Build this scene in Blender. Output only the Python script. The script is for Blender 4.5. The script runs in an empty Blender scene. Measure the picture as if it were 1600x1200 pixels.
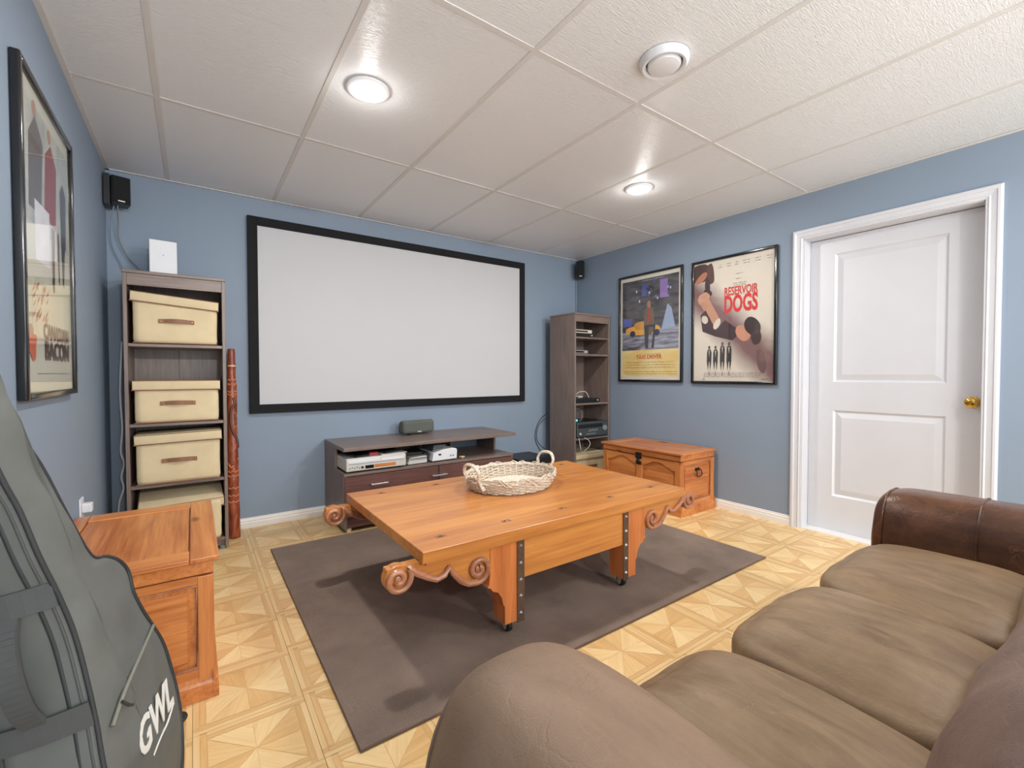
import bpy, bmesh, math, random
from math import sin, cos, pi, radians, sqrt, atan2
from mathutils import Vector, Matrix, noise
random.seed(7)
SC = bpy.context.scene
COL = SC.collection
H = 2.351                                   # ceiling height; corner of back and right wall = world origin
XL = -3.93                                  # left wall
YF = -7.2                                   # wall behind the camera

# ------------------------------------------------------------------ camera
cd = bpy.data.cameras.new('camera'); cam = bpy.data.objects.new('camera', cd); COL.objects.link(cam)
cd.sensor_width = 36; cd.lens = 705.13 / 1600 * 36; cd.clip_start = .02
R_ = Vector((.81646035, -.57740023, -.00121277)); U_ = Vector((.01417465, .01794352, .99973852)); F_ = Vector((.57722749, .81626405, -.02283462))
m = Matrix((R_, U_, -F_)).transposed().to_4x4(); m.translation = Vector((-3.50996, -3.70751, 1.09923)); cam.matrix_world = m
SC.camera = cam
# ------------------------------------------------------------------ world, lights, exposure
w = bpy.data.worlds.new('world'); SC.world = w; w.use_nodes = True
w.node_tree.nodes['Background'].inputs[0].default_value = (.75, .8, .9, 1); w.node_tree.nodes['Background'].inputs[1].default_value = .3
SC.view_settings.view_transform = 'Standard'; SC.view_settings.look = 'None'; SC.view_settings.gamma = 1
SC.view_settings.use_curve_mapping = False; SC.view_settings.exposure = 0.0
def light(kind, name, loc, power, color=(1, 1, 1), aim=None, **kw):
    l = bpy.data.lights.new(name, kind); l.energy = power; l.color = color
    for k, v in kw.items(): setattr(l, k, v)
    o = bpy.data.objects.new(name, l); o.location = loc; COL.objects.link(o)
    if aim is not None: o.rotation_euler = (Vector(aim) - Vector(loc)).to_track_quat('-Z', 'Y').to_euler()
    return o
WARM = (1, .965, .925)
for i, (x, y, p) in enumerate(((-2.86, -1.69, 22), (-1.02, -1.68, 22))):
    light('AREA', 'pot_light', (x, y, H - .035), p * .75, WARM, (x, y, 0), shape='DISK', size=.13)
for x, y in ((-2.86, -1.69), (-1.02, -1.68)): light('POINT', 'pot_spill', (x, y, H - .055), 1.3, WARM, shadow_soft_size=.03)
light('AREA', 'unseen_rear_light', (-1.02, -4.13, H - .035), 18, WARM, (-1.6, -3.9, 0), shape='DISK', size=.14)  # unseen lamp added to brighten the left wall, sofa and bag
light('AREA', 'unseen_rear_light', (-3.05, -6.5, H - .04), 55, WARM, (-2.4, -2.2, .6), shape='DISK', size=.14)
light('AREA', 'unseen_rear_light', (-.6, -6.3, H - .04), 58, WARM, (-1.4, -1.2, .9), shape='DISK', size=.14)
light('AREA', 'added_ceiling_uplight', (-2.35, -5.5, .3), 98, (.96, .98, 1), (-2.0, -5.1, H), shape='RECTANGLE', size=3.4, size_y=2.4)  # added uplight near the floor behind the camera, lifts the ceiling
light('AREA', 'added_rear_fill', (-2.0, -7.0, 1.35), 52, (.90, .95, 1), (-2.0, 0, 1.1), shape='RECTANGLE', size=2.6, size_y=1.3)  # added area light, soft fill from behind the camera

# ------------------------------------------------------------------ materials
def nt(name):
    m = bpy.data.materials.new(name); m.use_nodes = True
    t = m.node_tree; return m, t.nodes, t.links, t.nodes['Principled BSDF']
def srgb(r, g, b):
    f = lambda c: (c / 255 / 12.92) if c / 255 <= .04045 else ((c / 255 + .055) / 1.055) ** 2.4
    return (f(r), f(g), f(b), 1)
def tex(N, L, scale=(1, 1, 1), coord='Object', rot=(0, 0, 0)):
    tc = N.new('ShaderNodeTexCoord'); mp = N.new('ShaderNodeMapping'); L.new(tc.outputs[coord], mp.inputs[0])
    mp.inputs['Scale'].default_value = scale; mp.inputs['Rotation'].default_value = rot
    return mp.outputs[0]
def nz(N, L, vec, scale=5, detail=3, rough=.5, dist=0):
    n = N.new('ShaderNodeTexNoise'); L.new(vec, n.inputs['Vector']); n.inputs['Scale'].default_value = scale
    n.inputs['Detail'].default_value = detail; n.inputs['Roughness'].default_value = rough; n.inputs['Distortion'].default_value = dist
    return n.outputs[0]
def ramp(N, L, fac, stops):
    r = N.new('ShaderNodeValToRGB'); L.new(fac, r.inputs[0]); e = r.color_ramp.elements
    e[0].position, e[0].color = stops[0]; e[1].position, e[1].color = stops[-1]
    for p, c in stops[1:-1]:
        q = e.new(p); q.color = c
    return r.outputs[0]
def bump(N, L, B, h, strength=.2, dist=.002):
    b = N.new('ShaderNodeBump'); b.inputs['Strength'].default_value = strength; b.inputs['Distance'].default_value = dist
    L.new(h, b.inputs['Height']); L.new(b.outputs[0], B.inputs['Normal'])
def mixc(N, L, fac, a, b, mode='MIX'):
    x = N.new('ShaderNodeMix'); x.data_type = 'RGBA'; x.blend_type = mode
    for s, v in ((x.inputs[0], fac), (x.inputs[6], a), (x.inputs[7], b)):
        if isinstance(v, (tuple, float, int)): s.default_value = v
        else: L.new(v, s)
    return x.outputs[2]
def dim(c, k): return (c[0] * k, c[1] * k, c[2] * k, 1)
def plain(name, c, rough=.5, metal=0, var=.06, nscale=30, bmp=.05, coat=0, bdist=.001):
    m, N, L, B = nt(name)
    v = tex(N, L); n = nz(N, L, v, nscale, 3)
    L.new(ramp(N, L, n, [(.3, dim(c, 1 - var)), (.7, dim(c, 1 + var))]), B.inputs['Base Color'])
    B.inputs['Roughness'].default_value = rough; B.inputs['Metallic'].default_value = metal
    B.inputs['Coat Weight'].default_value = coat; B.inputs['Coat Roughness'].default_value = .15
    if bmp: bump(N, L, B, n, bmp, bdist)
    return m
def wood(name, light_, dark, axis='X', rough=.35, knots=True, s=1.0, coat=.2, coord='Object', objrand=False):
    m, N, L, B = nt(name)
    sc = {'X': (1.2, 14, 14), 'Y': (14, 1.2, 14), 'Z': (14, 14, 1.2), 'U': (1.6, 22, 1)}[axis]
    v = tex(N, L, tuple(q * s for q in sc), coord)
    if objrand:
        oi = N.new('ShaderNodeObjectInfo'); add = N.new('ShaderNodeVectorMath'); add.operation = 'MULTIPLY_ADD'
        L.new(oi.outputs['Random'], add.inputs[0]); add.inputs[1].default_value = (37, 53, 11); L.new(v, add.inputs[2]); v = add.outputs[0]
    a = nz(N, L, v, 1.3, 6, .65, 1.1)
    sc2 = {'X': (.5, 2.2, 2.2), 'Y': (2.2, .5, 2.2), 'Z': (2.2, 2.2, .5), 'U': (.8, 3, 1)}[axis]
    b = nz(N, L, tex(N, L, tuple(q * s for q in sc2), coord), 2.4, 3, .5, .4)
    sc3 = {'X': (1.5, 60, 60), 'Y': (60, 1.5, 60), 'Z': (60, 60, 1.5), 'U': (2, 70, 1)}[axis]
    fine = nz(N, L, tex(N, L, tuple(q * s for q in sc3), coord), 1.6, 4, .6, .5)
    c = mixc(N, L, .25, mixc(N, L, .42, a, b), fine)
    mid = tuple((light_[i] + dark[i]) / 2 for i in range(3)) + (1,)
    col = ramp(N, L, c, [(.38, dark), (.49, mid), (.60, light_)])
    if knots:
        vo = N.new('ShaderNodeTexVoronoi'); vo.inputs['Scale'].default_value = 1
        sk = {'X': (3.2, 8, 8), 'Y': (8, 3.2, 8), 'Z': (8, 8, 3.2), 'U': (3, 8, 1)}[axis]
        L.new(tex(N, L, sk, coord), vo.inputs['Vector'])
        k = ramp(N, L, vo.outputs['Distance'], [(.06, (1, 1, 1, 1)), (.17, (0, 0, 0, 1))])
        col = mixc(N, L, k, col, dim(dark, .45))
    L.new(col, B.inputs['Base Color']); B.inputs['Roughness'].default_value = rough
    B.inputs['Coat Weight'].default_value = coat; B.inputs['Coat Roughness'].default_value = .18
    bump(N, L, B, a, .12, .001)
    return m
M = {}
def wallmat():
    m, N, L, B = nt('blue_wall_paint'); c = srgb(134, 150, 168)
    v = tex(N, L); n = nz(N, L, v, 260, 3); n2 = nz(N, L, v, 1.2, 2)
    L.new(ramp(N, L, n2, [(.3, dim(c, .97)), (.7, dim(c, 1.03))]), B.inputs['Base Color']); B.inputs['Roughness'].default_value = .62
    bump(N, L, B, n, .12, .001); return m
M['wall'] = wallmat()
def ceilmat():
    m, N, L, B = nt('embossed_ceiling_tile'); c = srgb(232, 236, 239)
    B.inputs['Base Color'].default_value = c; B.inputs['Roughness'].default_value = .34; B.inputs['Specular IOR Level'].default_value = .6
    oi = N.new('ShaderNodeObjectInfo'); add = N.new('ShaderNodeVectorMath'); add.operation = 'MULTIPLY_ADD'
    v0 = tex(N, L, (1, 1, 1)); L.new(oi.outputs['Random'], add.inputs[0]); add.inputs[1].default_value = (9, 17, 3); L.new(v0, add.inputs[2]); v = add.outputs[0]
    wd = nz(N, L, v, 6, 2, .5, 0)
    hs = []
    for ang, sc in ((.6, (16, 95, 1)), (-.9, (14, 80, 1)), (1.9, (18, 90, 1))):
        mp = N.new('ShaderNodeMapping'); L.new(v, mp.inputs[0]); mp.inputs['Scale'].default_value = sc; mp.inputs['Rotation'].default_value = (0, 0, ang)
        hs.append(nz(N, L, mp.outputs[0], 1, 2, .5, 2.0))
    mx = N.new('ShaderNodeMath'); mx.operation = 'MAXIMUM'; L.new(hs[0], mx.inputs[0]); L.new(hs[1], mx.inputs[1])
    mx2 = N.new('ShaderNodeMath'); mx2.operation = 'MAXIMUM'; L.new(mx.outputs[0], mx2.inputs[0]); L.new(hs[2], mx2.inputs[1])
    bump(N, L, B, mx2.outputs[0], .6, .007); return m
M['ceil'] = ceilmat()
M['ceilgrid'] = plain('grid_enamel', srgb(216, 216, 215), .7, var=.01, bmp=0)
M['plenum'] = plain('plenum', srgb(90, 90, 90), .9)
M['white'] = plain('white_gloss_paint', srgb(212, 214, 220), .32, var=.01, nscale=8, bmp=.01)
M['trim'] = plain('cream_trim_paint', srgb(232, 230, 226), .35, var=.01, bmp=.01)
M['brass'] = plain('brass', srgb(205, 165, 85), .22, 1, .03)
M['black'] = plain('black_plastic', srgb(28, 29, 32), .4, var=.1)
M['blackgloss'] = plain('black_gloss', srgb(18, 18, 20), .16, var=.1, coat=.6, bmp=0)
M['velvet'] = plain('black_velvet', srgb(12, 14, 18), .85, var=.2, nscale=200)
M['screenw'] = plain('screen_vinyl', srgb(198, 200, 203), .75, var=.006, nscale=3, bmp=0)
def lam(name, c, rough=.4, axis='Z'):
    m, N, L, B = nt(name); sc = {'Z': (60, 60, 2.5), 'X': (2.5, 60, 60)}[axis]
    n = nz(N, L, tex(N, L, sc), 1.5, 4, .6, .3)
    L.new(ramp(N, L, n, [(.35, dim(c, .8)), (.65, dim(c, 1.25))]), B.inputs['Base Color']); B.inputs['Roughness'].default_value = rough; B.inputs['Specular IOR Level'].default_value = .6
    bump(N, L, B, n, .05, .0005); return m
M['espresso'] = lam('espresso_laminate', srgb(124, 108, 100), .38, 'Z')
M['espresso_x'] = lam('espresso_laminate_horizontal', srgb(120, 104, 96), .36, 'X')
M['espresso_red'] = lam('dark_cherry_drawer', srgb(100, 68, 62), .34, 'X')
def fabricmat(name, c, sc=900, rough=.95, b=.25, var=.06):
    m, N, L, B = nt(name); v = tex(N, L)
    wv = N.new('ShaderNodeTexWave'); wv.inputs['Scale'].default_value = sc / 6; L.new(v, wv.inputs['Vector'])
    n = nz(N, L, v, 9, 4)
    L.new(ramp(N, L, n, [(.3, dim(c, 1 - var)), (.7, dim(c, 1 + var))]), B.inputs['Base Color']); B.inputs['Roughness'].default_value = rough
    n2 = nz(N, L, v, sc, 2); bump(N, L, B, n2, b, .0006); return m
M['beige'] = fabricmat('beige_canvas', srgb(216, 199, 162))
M['beigeedge'] = fabricmat('brown_edge_binding', srgb(140, 98, 74))
M['tan'] = plain('tan_leather_strap', srgb(140, 98, 74), .6, var=.12)
M['chrome'] = plain('brushed_steel', srgb(225, 225, 226), .32, 1, .03)
M['dkmetal'] = plain('dark_bronze_strap', srgb(112, 94, 84), .42, .7, .12, 60)
M['iron'] = plain('blackened_iron', srgb(46, 42, 38), .5, .6, .2, 60)
M['silver'] = plain('silver_plastic', srgb(216, 214, 206), .35, .25, .03)
M['greyp'] = plain('grey_plastic', srgb(132, 136, 138), .45, .1, .05)
M['speakgrey'] = fabricmat('grey_speaker_cloth', srgb(92, 97, 90), 1500)
M['cream'] = plain('white_plastic', srgb(226, 228, 232), .4, var=.01, bmp=0)
M['cablew'] = plain('white_cable', srgb(226, 228, 230), .5)
M['rubber'] = plain('rubber', srgb(30, 31, 33), .6)
PINEL, PINED = srgb(220, 144, 80), srgb(168, 90, 42)
for a in 'XYZ': M['pine' + a] = wood('orange_pine_' + a.lower(), PINEL, PINED, a, .34, True)
TL, TD = srgb(214, 146, 76), srgb(168, 98, 46)
for a in 'XZ': M['table' + a] = wood('honey_pine_' + a.lower(), TL, TD, a, .34, False, .8)
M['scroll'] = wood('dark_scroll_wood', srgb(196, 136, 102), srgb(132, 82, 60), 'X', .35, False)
M['legred'] = wood('reddish_leg_wood', srgb(212, 130, 72), srgb(170, 90, 46), 'Z', .34, False)
def leather(name, c1, c2, rough, crack=.5):
    m, N, L, B = nt(name); v = tex(N, L)
    n = nz(N, L, v, 3.2, 5, .6, .6); n3 = nz(N, L, tex(N, L, (9, 2.2, 4)), 2, 5, .65, .8)
    f = mixc(N, L, .5, n, n3)
    col = ramp(N, L, f, [(.36, c2), (.60, c1)])
    vo = N.new('ShaderNodeTexVoronoi'); vo.feature = 'DISTANCE_TO_EDGE'; vo.inputs['Scale'].default_value = 7
    ds = N.new('ShaderNodeVectorMath'); ds.operation = 'MULTIPLY_ADD'
    nn = N.new('ShaderNodeTexNoise'); L.new(v, nn.inputs['Vector']); nn.inputs['Scale'].default_value = 5; nn.inputs['Detail'].default_value = 4
    L.new(nn.outputs['Color'], ds.inputs[0]); ds.inputs[1].default_value = (.5, .5, .5); L.new(v, ds.inputs[2]); L.new(ds.outputs[0], vo.inputs['Vector'])
    msk = ramp(N, L, nz(N, L, v, 4, 2), [(.5, (0, 0, 0, 1)), (.62, (1, 1, 1, 1))])
    ln = ramp(N, L, vo.outputs['Distance'], [(.0, (1, 1, 1, 1)), (.014, (0, 0, 0, 1))])
    k = mixc(N, L, 1.0, ln, msk, 'MULTIPLY'); k2 = mixc(N, L, crack, (0, 0, 0, 1), k)
    col = mixc(N, L, k2, col, dim(c1, 1.45))
    L.new(col, B.inputs['Base Color']); B.inputs['Roughness'].default_value = rough
    b1 = nz(N, L, v, 420, 2); wr = N.new('ShaderNodeTexVoronoi'); wr.feature = 'DISTANCE_TO_EDGE'; wr.inputs['Scale'].default_value = 16; L.new(ds.outputs[0], wr.inputs['Vector'])
    wr2 = nz(N, L, tex(N, L, (26, 3.5, 8)), 1.4, 4, .6, 1.4); wl = ramp(N, L, wr.outputs['Distance'], [(.0, (0, 0, 0, 1)), (.12, (1, 1, 1, 1))])
    b2 = mixc(N, L, .5, b1, mixc(N, L, .55, wl, wr2)); bump(N, L, B, b2, .32, .004); return m
M['leather'] = leather('worn_taupe_leather', srgb(150, 124, 94), srgb(114, 90, 64), .5, .35)
M['leatherdk'] = leather('glossy_brown_leather', srgb(104, 68, 44), srgb(62, 36, 24), .24, .9)
M['leathermv'] = leather('soft_mauve_brown_leather', srgb(140, 116, 104), srgb(116, 92, 82), .6, .2)
M['leatherarm'] = leather('smooth_taupe_leather', srgb(142, 116, 94), srgb(124, 100, 80), .52, .1)
M['nylon'] = fabricmat('grey_nylon', srgb(98, 101, 98), 1200, .62, .3, .12)
M['nylondk'] = fabricmat('dark_grey_nylon', srgb(78, 80, 80), 1200, .7, .3, .15)
M['piping'] = plain('black_piping', srgb(48, 50, 52), .6, nscale=400, bmp=.3)
M['logo'] = plain('white_print', srgb(225, 225, 220), .6, var=.02)
def rugmat():
    m, N, L, B = nt('brown_rug_pile'); v = tex(N, L); c = srgb(138, 121, 111)
    n = nz(N, L, v, 420, 3, .7); n2 = nz(N, L, v, 3.5, 4, .6)
    a = ramp(N, L, n, [(.25, dim(c, .5)), (.75, dim(c, 1.55))]); b = ramp(N, L, n2, [(.3, (.80, .80, .80, 1)), (.7, (1.14, 1.15, 1.12, 1))])
    L.new(mixc(N, L, 1.0, a, b, 'MULTIPLY'), B.inputs['Base Color']); B.inputs['Roughness'].default_value = 1; B.inputs['Specular IOR Level'].default_value = .1
    bump(N, L, B, n, .8, .004); return m
M['rug'] = rugmat()
FL = [wood('parquet_' + nme, srgb(*a), srgb(*b), 'U', .36, False, 1.2, .1, 'UV', True) for nme, a, b in
      (('border', (238, 206, 150), (224, 186, 128)), ('light', (244, 216, 162), (230, 194, 136)), ('mid', (238, 204, 146), (222, 182, 122)), ('dark', (230, 190, 132), (212, 170, 110)))]
def emis(name, c, s):
    m, N, L, B = nt(name); B.inputs['Base Color'].default_value = c; B.inputs['Emission Color'].default_value = c; B.inputs['Emission Strength'].default_value = s; return m
M['lampglow'] = emis('lamp_diffuser', (1, .97, .92, 1), 30)
M['led'] = emis('blue_led', (.05, .35, 1, 1), 2.5)
def glassmat():
    m, N, L, B = nt('poster_glass'); N.remove(B); out = N['Material Output']
    tr = N.new('ShaderNodeBsdfTransparent'); gl = N.new('ShaderNodeBsdfGlossy'); gl.inputs['Roughness'].default_value = .03
    fr = N.new('ShaderNodeLayerWeight'); fr.inputs[0].default_value = .5; pw = N.new('ShaderNodeMath'); pw.operation = 'POWER'; L.new(fr.outputs['Facing'], pw.inputs[0]); pw.inputs[1].default_value = 4
    ad = N.new('ShaderNodeMath'); ad.operation = 'MULTIPLY_ADD'; L.new(pw.outputs[0], ad.inputs[0]); ad.inputs[1].default_value = .6; ad.inputs[2].default_value = .03; mx = N.new('ShaderNodeMixShader')
    L.new(ad.outputs[0], mx.inputs[0]); L.new(tr.outputs[0], mx.inputs[1]); L.new(gl.outputs[0], mx.inputs[2]); L.new(mx.outputs[0], out.inputs[0]); return m
M['glass'] = glassmat()
_ink = {}
def ink(r, g, b, rough=.6):
    k = (r, g, b)
    if k not in _ink: _ink[k] = plain('print_ink_%d_%d_%d' % k, srgb(r, g, b), rough, var=.08, nscale=14, bmp=0)
    return _ink[k]

# ------------------------------------------------------------------ mesh helpers
class MB:
    def __init__(s): s.v = []; s.f = []; s.m = []; s.M = Matrix.Identity(4); s.mi = 0
    def add(s, vs, fs):
        o = len(s.v); s.v += [tuple(s.M @ Vector(p)) for p in vs]; s.f += [tuple(o + i for i in f) for f in fs]; s.m += [s.mi] * len(fs); return s
    def box(s, x0, x1, y0, y1, z0, z1):
        x0, x1 = sorted((x0, x1)); y0, y1 = sorted((y0, y1)); z0, z1 = sorted((z0, z1))
        return s.add([(x0, y0, z0), (x1, y0, z0), (x1, y1, z0), (x0, y1, z0), (x0, y0, z1), (x1, y0, z1), (x1, y1, z1), (x0, y1, z1)],
                     [(0, 3, 2, 1), (4, 5, 6, 7), (0, 1, 5, 4), (1, 2, 6, 5), (2, 3, 7, 6), (3, 0, 4, 7)])
    def prism(s, poly, o, a, b, n):              # polygon (u,v) in frame o + u*a + v*b, extruded by vector n
        o, a, b, n = map(Vector, (o, a, b, n)); k = len(poly)
        P = [o + a * u + b * v for u, v in poly]
        area = sum(poly[i][0] * poly[(i + 1) % k][1] - poly[(i + 1) % k][0] * poly[i][1] for i in range(k))
        fl = (a.cross(b).dot(n) > 0) != (area > 0)
        f = [tuple(range(k))[::-1], tuple(range(k, 2 * k))] + [(i, (i + 1) % k, k + (i + 1) % k, k + i) for i in range(k)]
        if fl: f = [q[::-1] for q in f]
        return s.add([tuple(p) for p in P] + [tuple(p + n) for p in P], f)
    def tube(s, pts, r, n=8, closed=False, sx=1.0, up=None):
        P = [Vector(p) for p in pts]; K = len(P); rr = r if isinstance(r, (list, tuple)) else [r] * K
        rings = []; prev = None
        for i in range(K):
            if closed: t = P[(i + 1) % K] - P[i - 1]
            else: t = P[min(i + 1, K - 1)] - P[max(i - 1, 0)]
            t.normalize()
            if up is not None: a = Vector(up) - t * Vector(up).dot(t)
            elif prev is None: a = Vector((0, 0, 1)) if abs(t.z) < .9 else Vector((1, 0, 0)); a = a - t * a.dot(t)
            else: a = prev - t * prev.dot(t)
            a.normalize(); prev = a; b = t.cross(a)
            rings.append([tuple(P[i] + (a * cos(2 * pi * j / n) * sx + b * sin(2 * pi * j / n)) * rr[i]) for j in range(n)])
        vs = [p for q in rings for p in q]; fs = []
        for i in range(K if closed else K - 1):
            for j in range(n):
                i2 = (i + 1) % K; fs.append((i * n + j, i * n + (j + 1) % n, i2 * n + (j + 1) % n, i2 * n + j))
        if not closed: fs += [tuple(range(n))[::-1], tuple((K - 1) * n + j for j in range(n))]
        return s.add(vs, fs)
    def lathe(s, prof, n=24, o=(0, 0, 0), ax=(0, 0, 1)):
        ax = Vector(ax).normalized(); a = ax.orthogonal().normalized(); b = ax.cross(a); o = Vector(o); K = len(prof)
        vs = [tuple(o + ax * z + (a * cos(2 * pi * j / n) + b * sin(2 * pi * j / n)) * r) for r, z in prof for j in range(n)]
        fs = [(i * n + j, i * n + (j + 1) % n, (i + 1) * n + (j + 1) % n, (i + 1) * n + j) for i in range(K - 1) for j in range(n)]
        fs += [tuple(range(n))[::-1], tuple((K - 1) * n + j for j in range(n))]
        return s.add(vs, fs)
    def cyl(s, o, ax, r, h, n=20): return s.lathe([(r, 0), (r, h)], n, o, ax)
    def sbox(s, c, h, n=10, kxz=6, kall=6, crown=0, wr=0, wf=6, seed=0, fn=None):   # rounded cushion-like box
        fs_, vs = [], {}
        def key(i, j, k): return (i, j, k)
        idx = {}
        pts = []
        def vid(i, j, k):
            if (i, j, k) in idx: return idx[(i, j, k)]
            x, y, z = (2 * i / n - 1), (2 * j / n - 1), (2 * k / n - 1)
            f = ((abs(x) ** kxz + abs(z) ** kxz) ** (kall / kxz) + abs(y) ** kall) ** (1 / kall)
            q = [x / f, y / f, z / f]
            p = Vector((c[0] + q[0] * h[0], c[1] + q[1] * h[1], c[2] + q[2] * h[2]))
            if crown and z > -.2: p.z += crown * max(0, (1 - x * x)) ** .7 * max(0, (1 - y * y)) ** .7 * max(0, q[2])
            if wr:
                nv = noise.noise(Vector((p.x * wf + seed, p.y * wf, p.z * wf))) + .5 * noise.noise(Vector((p.x * wf * 3 + seed, p.y * wf * 1.4, p.z * wf * 3)))
                d = Vector(q); d.normalize(); p += d * nv * wr
            if fn: p = fn(p)
            idx[(i, j, k)] = len(pts); pts.append(tuple(p)); return idx[(i, j, k)]
        for a in range(n):
            for b in range(n):
                for kk, fl in ((0, 1), (n, 0)):
                    for ax in range(3):
                        def mk(u, v):
                            t = [0, 0, 0]; t[ax] = kk; t[(ax + 1) % 3] = u; t[(ax + 2) % 3] = v; return vid(*t)
                        q = (mk(a, b), mk(a + 1, b), mk(a + 1, b + 1), mk(a, b + 1))
                        fs_.append(q[::-1] if fl else q)
        return s.add(pts, fs_)
    def mesh(s, name, mats, bev=0, smooth=False, seg=2, ang=35):
        me = bpy.data.meshes.new(name); me.from_pydata(s.v, [], s.f)
        for mt in (mats if isinstance(mats, (list, tuple)) else [mats]): me.materials.append(mt)
        me.polygons.foreach_set('material_index', s.m)
        if bev:
            bm = bmesh.new(); bm.from_mesh(me)
            ed = [e for e in bm.edges if len(e.link_faces) == 2 and e.calc_face_angle(0) > radians(ang)]
            bmesh.ops.bevel(bm, geom=ed, offset=bev, segments=seg, affect='EDGES', clamp_overlap=True, profile=.5)
            bm.to_mesh(me); bm.free()
        if smooth:
            me.polygons.foreach_set('use_smooth', [True] * len(me.polygons))
            if smooth != 'all':
                bm = bmesh.new(); bm.from_mesh(me)
                for e in bm.edges:
                    if len(e.link_faces) == 2 and e.calc_face_angle(0) > radians(38): e.smooth = False
                bm.to_mesh(me); bm.free()
        me.update(); return me
    def obj(s, name, mats, parent=None, bev=0, smooth=False, seg=2, label=None, loc=None, ang=35):
        o = bpy.data.objects.new(name, s.mesh(name, mats, bev, smooth, seg, ang)); COL.objects.link(o)
        if parent: o.parent = parent
        if label: o['label'] = label
        if loc: o.location = loc
        return o
def thing(name, label, cat, loc=(0, 0, 0), rotz=0, group=None, kind=None):
    o = bpy.data.objects.new(name, None); COL.objects.link(o); o.empty_display_size = .05
    o.location = loc; o.rotation_euler = (0, 0, rotz)
    if label: o['label'] = label
    if cat: o['category'] = cat
    if group: o['group'] = group
    if kind: o['kind'] = kind
    return o
def tag(o, label, cat, group=None):
    o['label'] = label; o['category'] = cat
    if group: o['group'] = group
    return o
def copy_tree(o, parent=None):
    c = o.copy(); COL.objects.link(c); c.parent = parent
    for ch in list(o.children): copy_tree(ch, c)
    return c
def struct(o): o['kind'] = 'structure'; return o
def text_obj(name, s, size, mat, parent, loc, rot, ext=.0004, sx=1, shear=0, bold=0):
    cu = bpy.data.curves.new(name, 'FONT'); cu.body = s; cu.size = size; cu.extrude = ext; cu.align_x = 'CENTER'; cu.shear = shear; cu.offset = bold
    cu.resolution_u = 3
    t = bpy.data.objects.new(name, cu); COL.objects.link(t); bpy.context.view_layer.update()
    me = bpy.data.meshes.new_from_object(t.evaluated_get(bpy.context.evaluated_depsgraph_get())); bpy.data.objects.remove(t)
    me.materials.clear(); me.materials.append(mat)
    o = bpy.data.objects.new(name, me); COL.objects.link(o); o.parent = parent; o.location = loc; o.rotation_euler = rot; o.scale = (sx, 1, 1)
    return o
def smoothpath(P, n=6):
    P = [Vector(p) for p in P]; out = []
    for i in range(len(P) - 1):
        p0, p1, p2, p3 = P[max(i - 1, 0)], P[i], P[i + 1], P[min(i + 2, len(P) - 1)]
        for k in range(n):
            t = k / n; out.append(.5 * ((2 * p1) + (p2 - p0) * t + (2 * p0 - 5 * p1 + 4 * p2 - p3) * t * t + (3 * p1 - p0 - 3 * p2 + p3) * t ** 3))
    out.append(P[-1]); return out

# ================================================================== SETTING
b = MB(); b.box(XL, 0, YF, 0, -.12, -.004); floor = struct(b.obj('floor', M['plenum']))
# parquet tiles
S = .309; G = .0006; X0 = -3.217; Y0 = -2.055
def tile_mesh():
    h = S / 2 - G; t = .034; q = h - t; me = bpy.data.meshes.new('floor_tile')
    vs, fs, ms, uv = [], [], [], []
    def poly(P, mi, ang, z=0.0, off=0.0):
        o = len(vs); vs.extend([(x, y, z) for x, y in P]); fs.append(tuple(range(o, o + len(P)))); ms.append(mi)
        ca, sa = cos(ang), sin(ang); uv.extend([((x * ca + y * sa) + off, (-x * sa + y * ca) + off * 1.7) for x, y in P])
    g = .0011
    for k in range(4):                                    # frame strips, mitred pinwheel
        a = k * pi / 2; r = lambda x, y: (x * cos(a) - y * sin(a), x * sin(a) + y * cos(a))
        poly([r(-h, -h), r(q - g, -h), r(q - g, -h + t / 2 - g / 2), r(-h, -h + t / 2 - g / 2)], 0, a, 0, k * .37)
        poly([r(-h, -h + t / 2 + g / 2), r(q - g, -h + t / 2 + g / 2), r(q - g, -q - g), r(-h, -q - g)] if 0 else
             [r(-h + t / 2, -h + t / 2 + g / 2), r(q - g, -h + t / 2 + g / 2), r(q - g, -q - g), r(-h + t / 2, -q - g)], 3, a, 0, k * .77)
    for k in range(4):
        a = k * pi / 2; r = lambda x, y: (x * cos(a) - y * sin(a), x * sin(a) + y * cos(a))
        poly([r(g, g / 2), r(q - g, g / 2), r(q - g, q - 2 * g)], 1 if k % 2 else 3, a + .75 * (1 if k % 2 else .2), 0, .2 + k)
        poly([r(g / 2, g), r(q - 2 * g, q - g), r(g / 2, q - g)], 2 if k % 2 else 1, a + 1.2, 0, .5 + k)
    # underside slab just below so the joints read as shallow grooves
    o = len(vs); vs.extend([(-h, -h, -.0008), (h, -h, -.0008), (h, h, -.0008), (-h, h, -.0008)]); fs.append((o, o + 1, o + 2, o + 3)); ms.append(3); uv.extend([(0, 0)] * 4)
    me.from_pydata(vs, [], fs); me.polygons.foreach_set('material_index', ms)
    for mt in FL: me.materials.append(mt)
    u = me.uv_layers.new(name='UVMap')
    for i, c in enumerate(uv): u.data[i].uv = c
    return me
tm = tile_mesh(); ci = 0
def clip_tile(cx, cy):                                    # edge tiles cut to the room
    me = tm.copy(); bm = bmesh.new(); bm.from_mesh(me)
    for co, no in (((XL - cx, 0, 0), (-1, 0, 0)), ((-cx, 0, 0), (1, 0, 0)), ((0, -cy, 0), (0, 1, 0))):
        bmesh.ops.bisect_plane(bm, geom=bm.verts[:] + bm.edges[:] + bm.faces[:], plane_co=co, plane_no=no, clear_outer=True)
    bm.to_mesh(me); bm.free(); return me
clipc = {}
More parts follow.
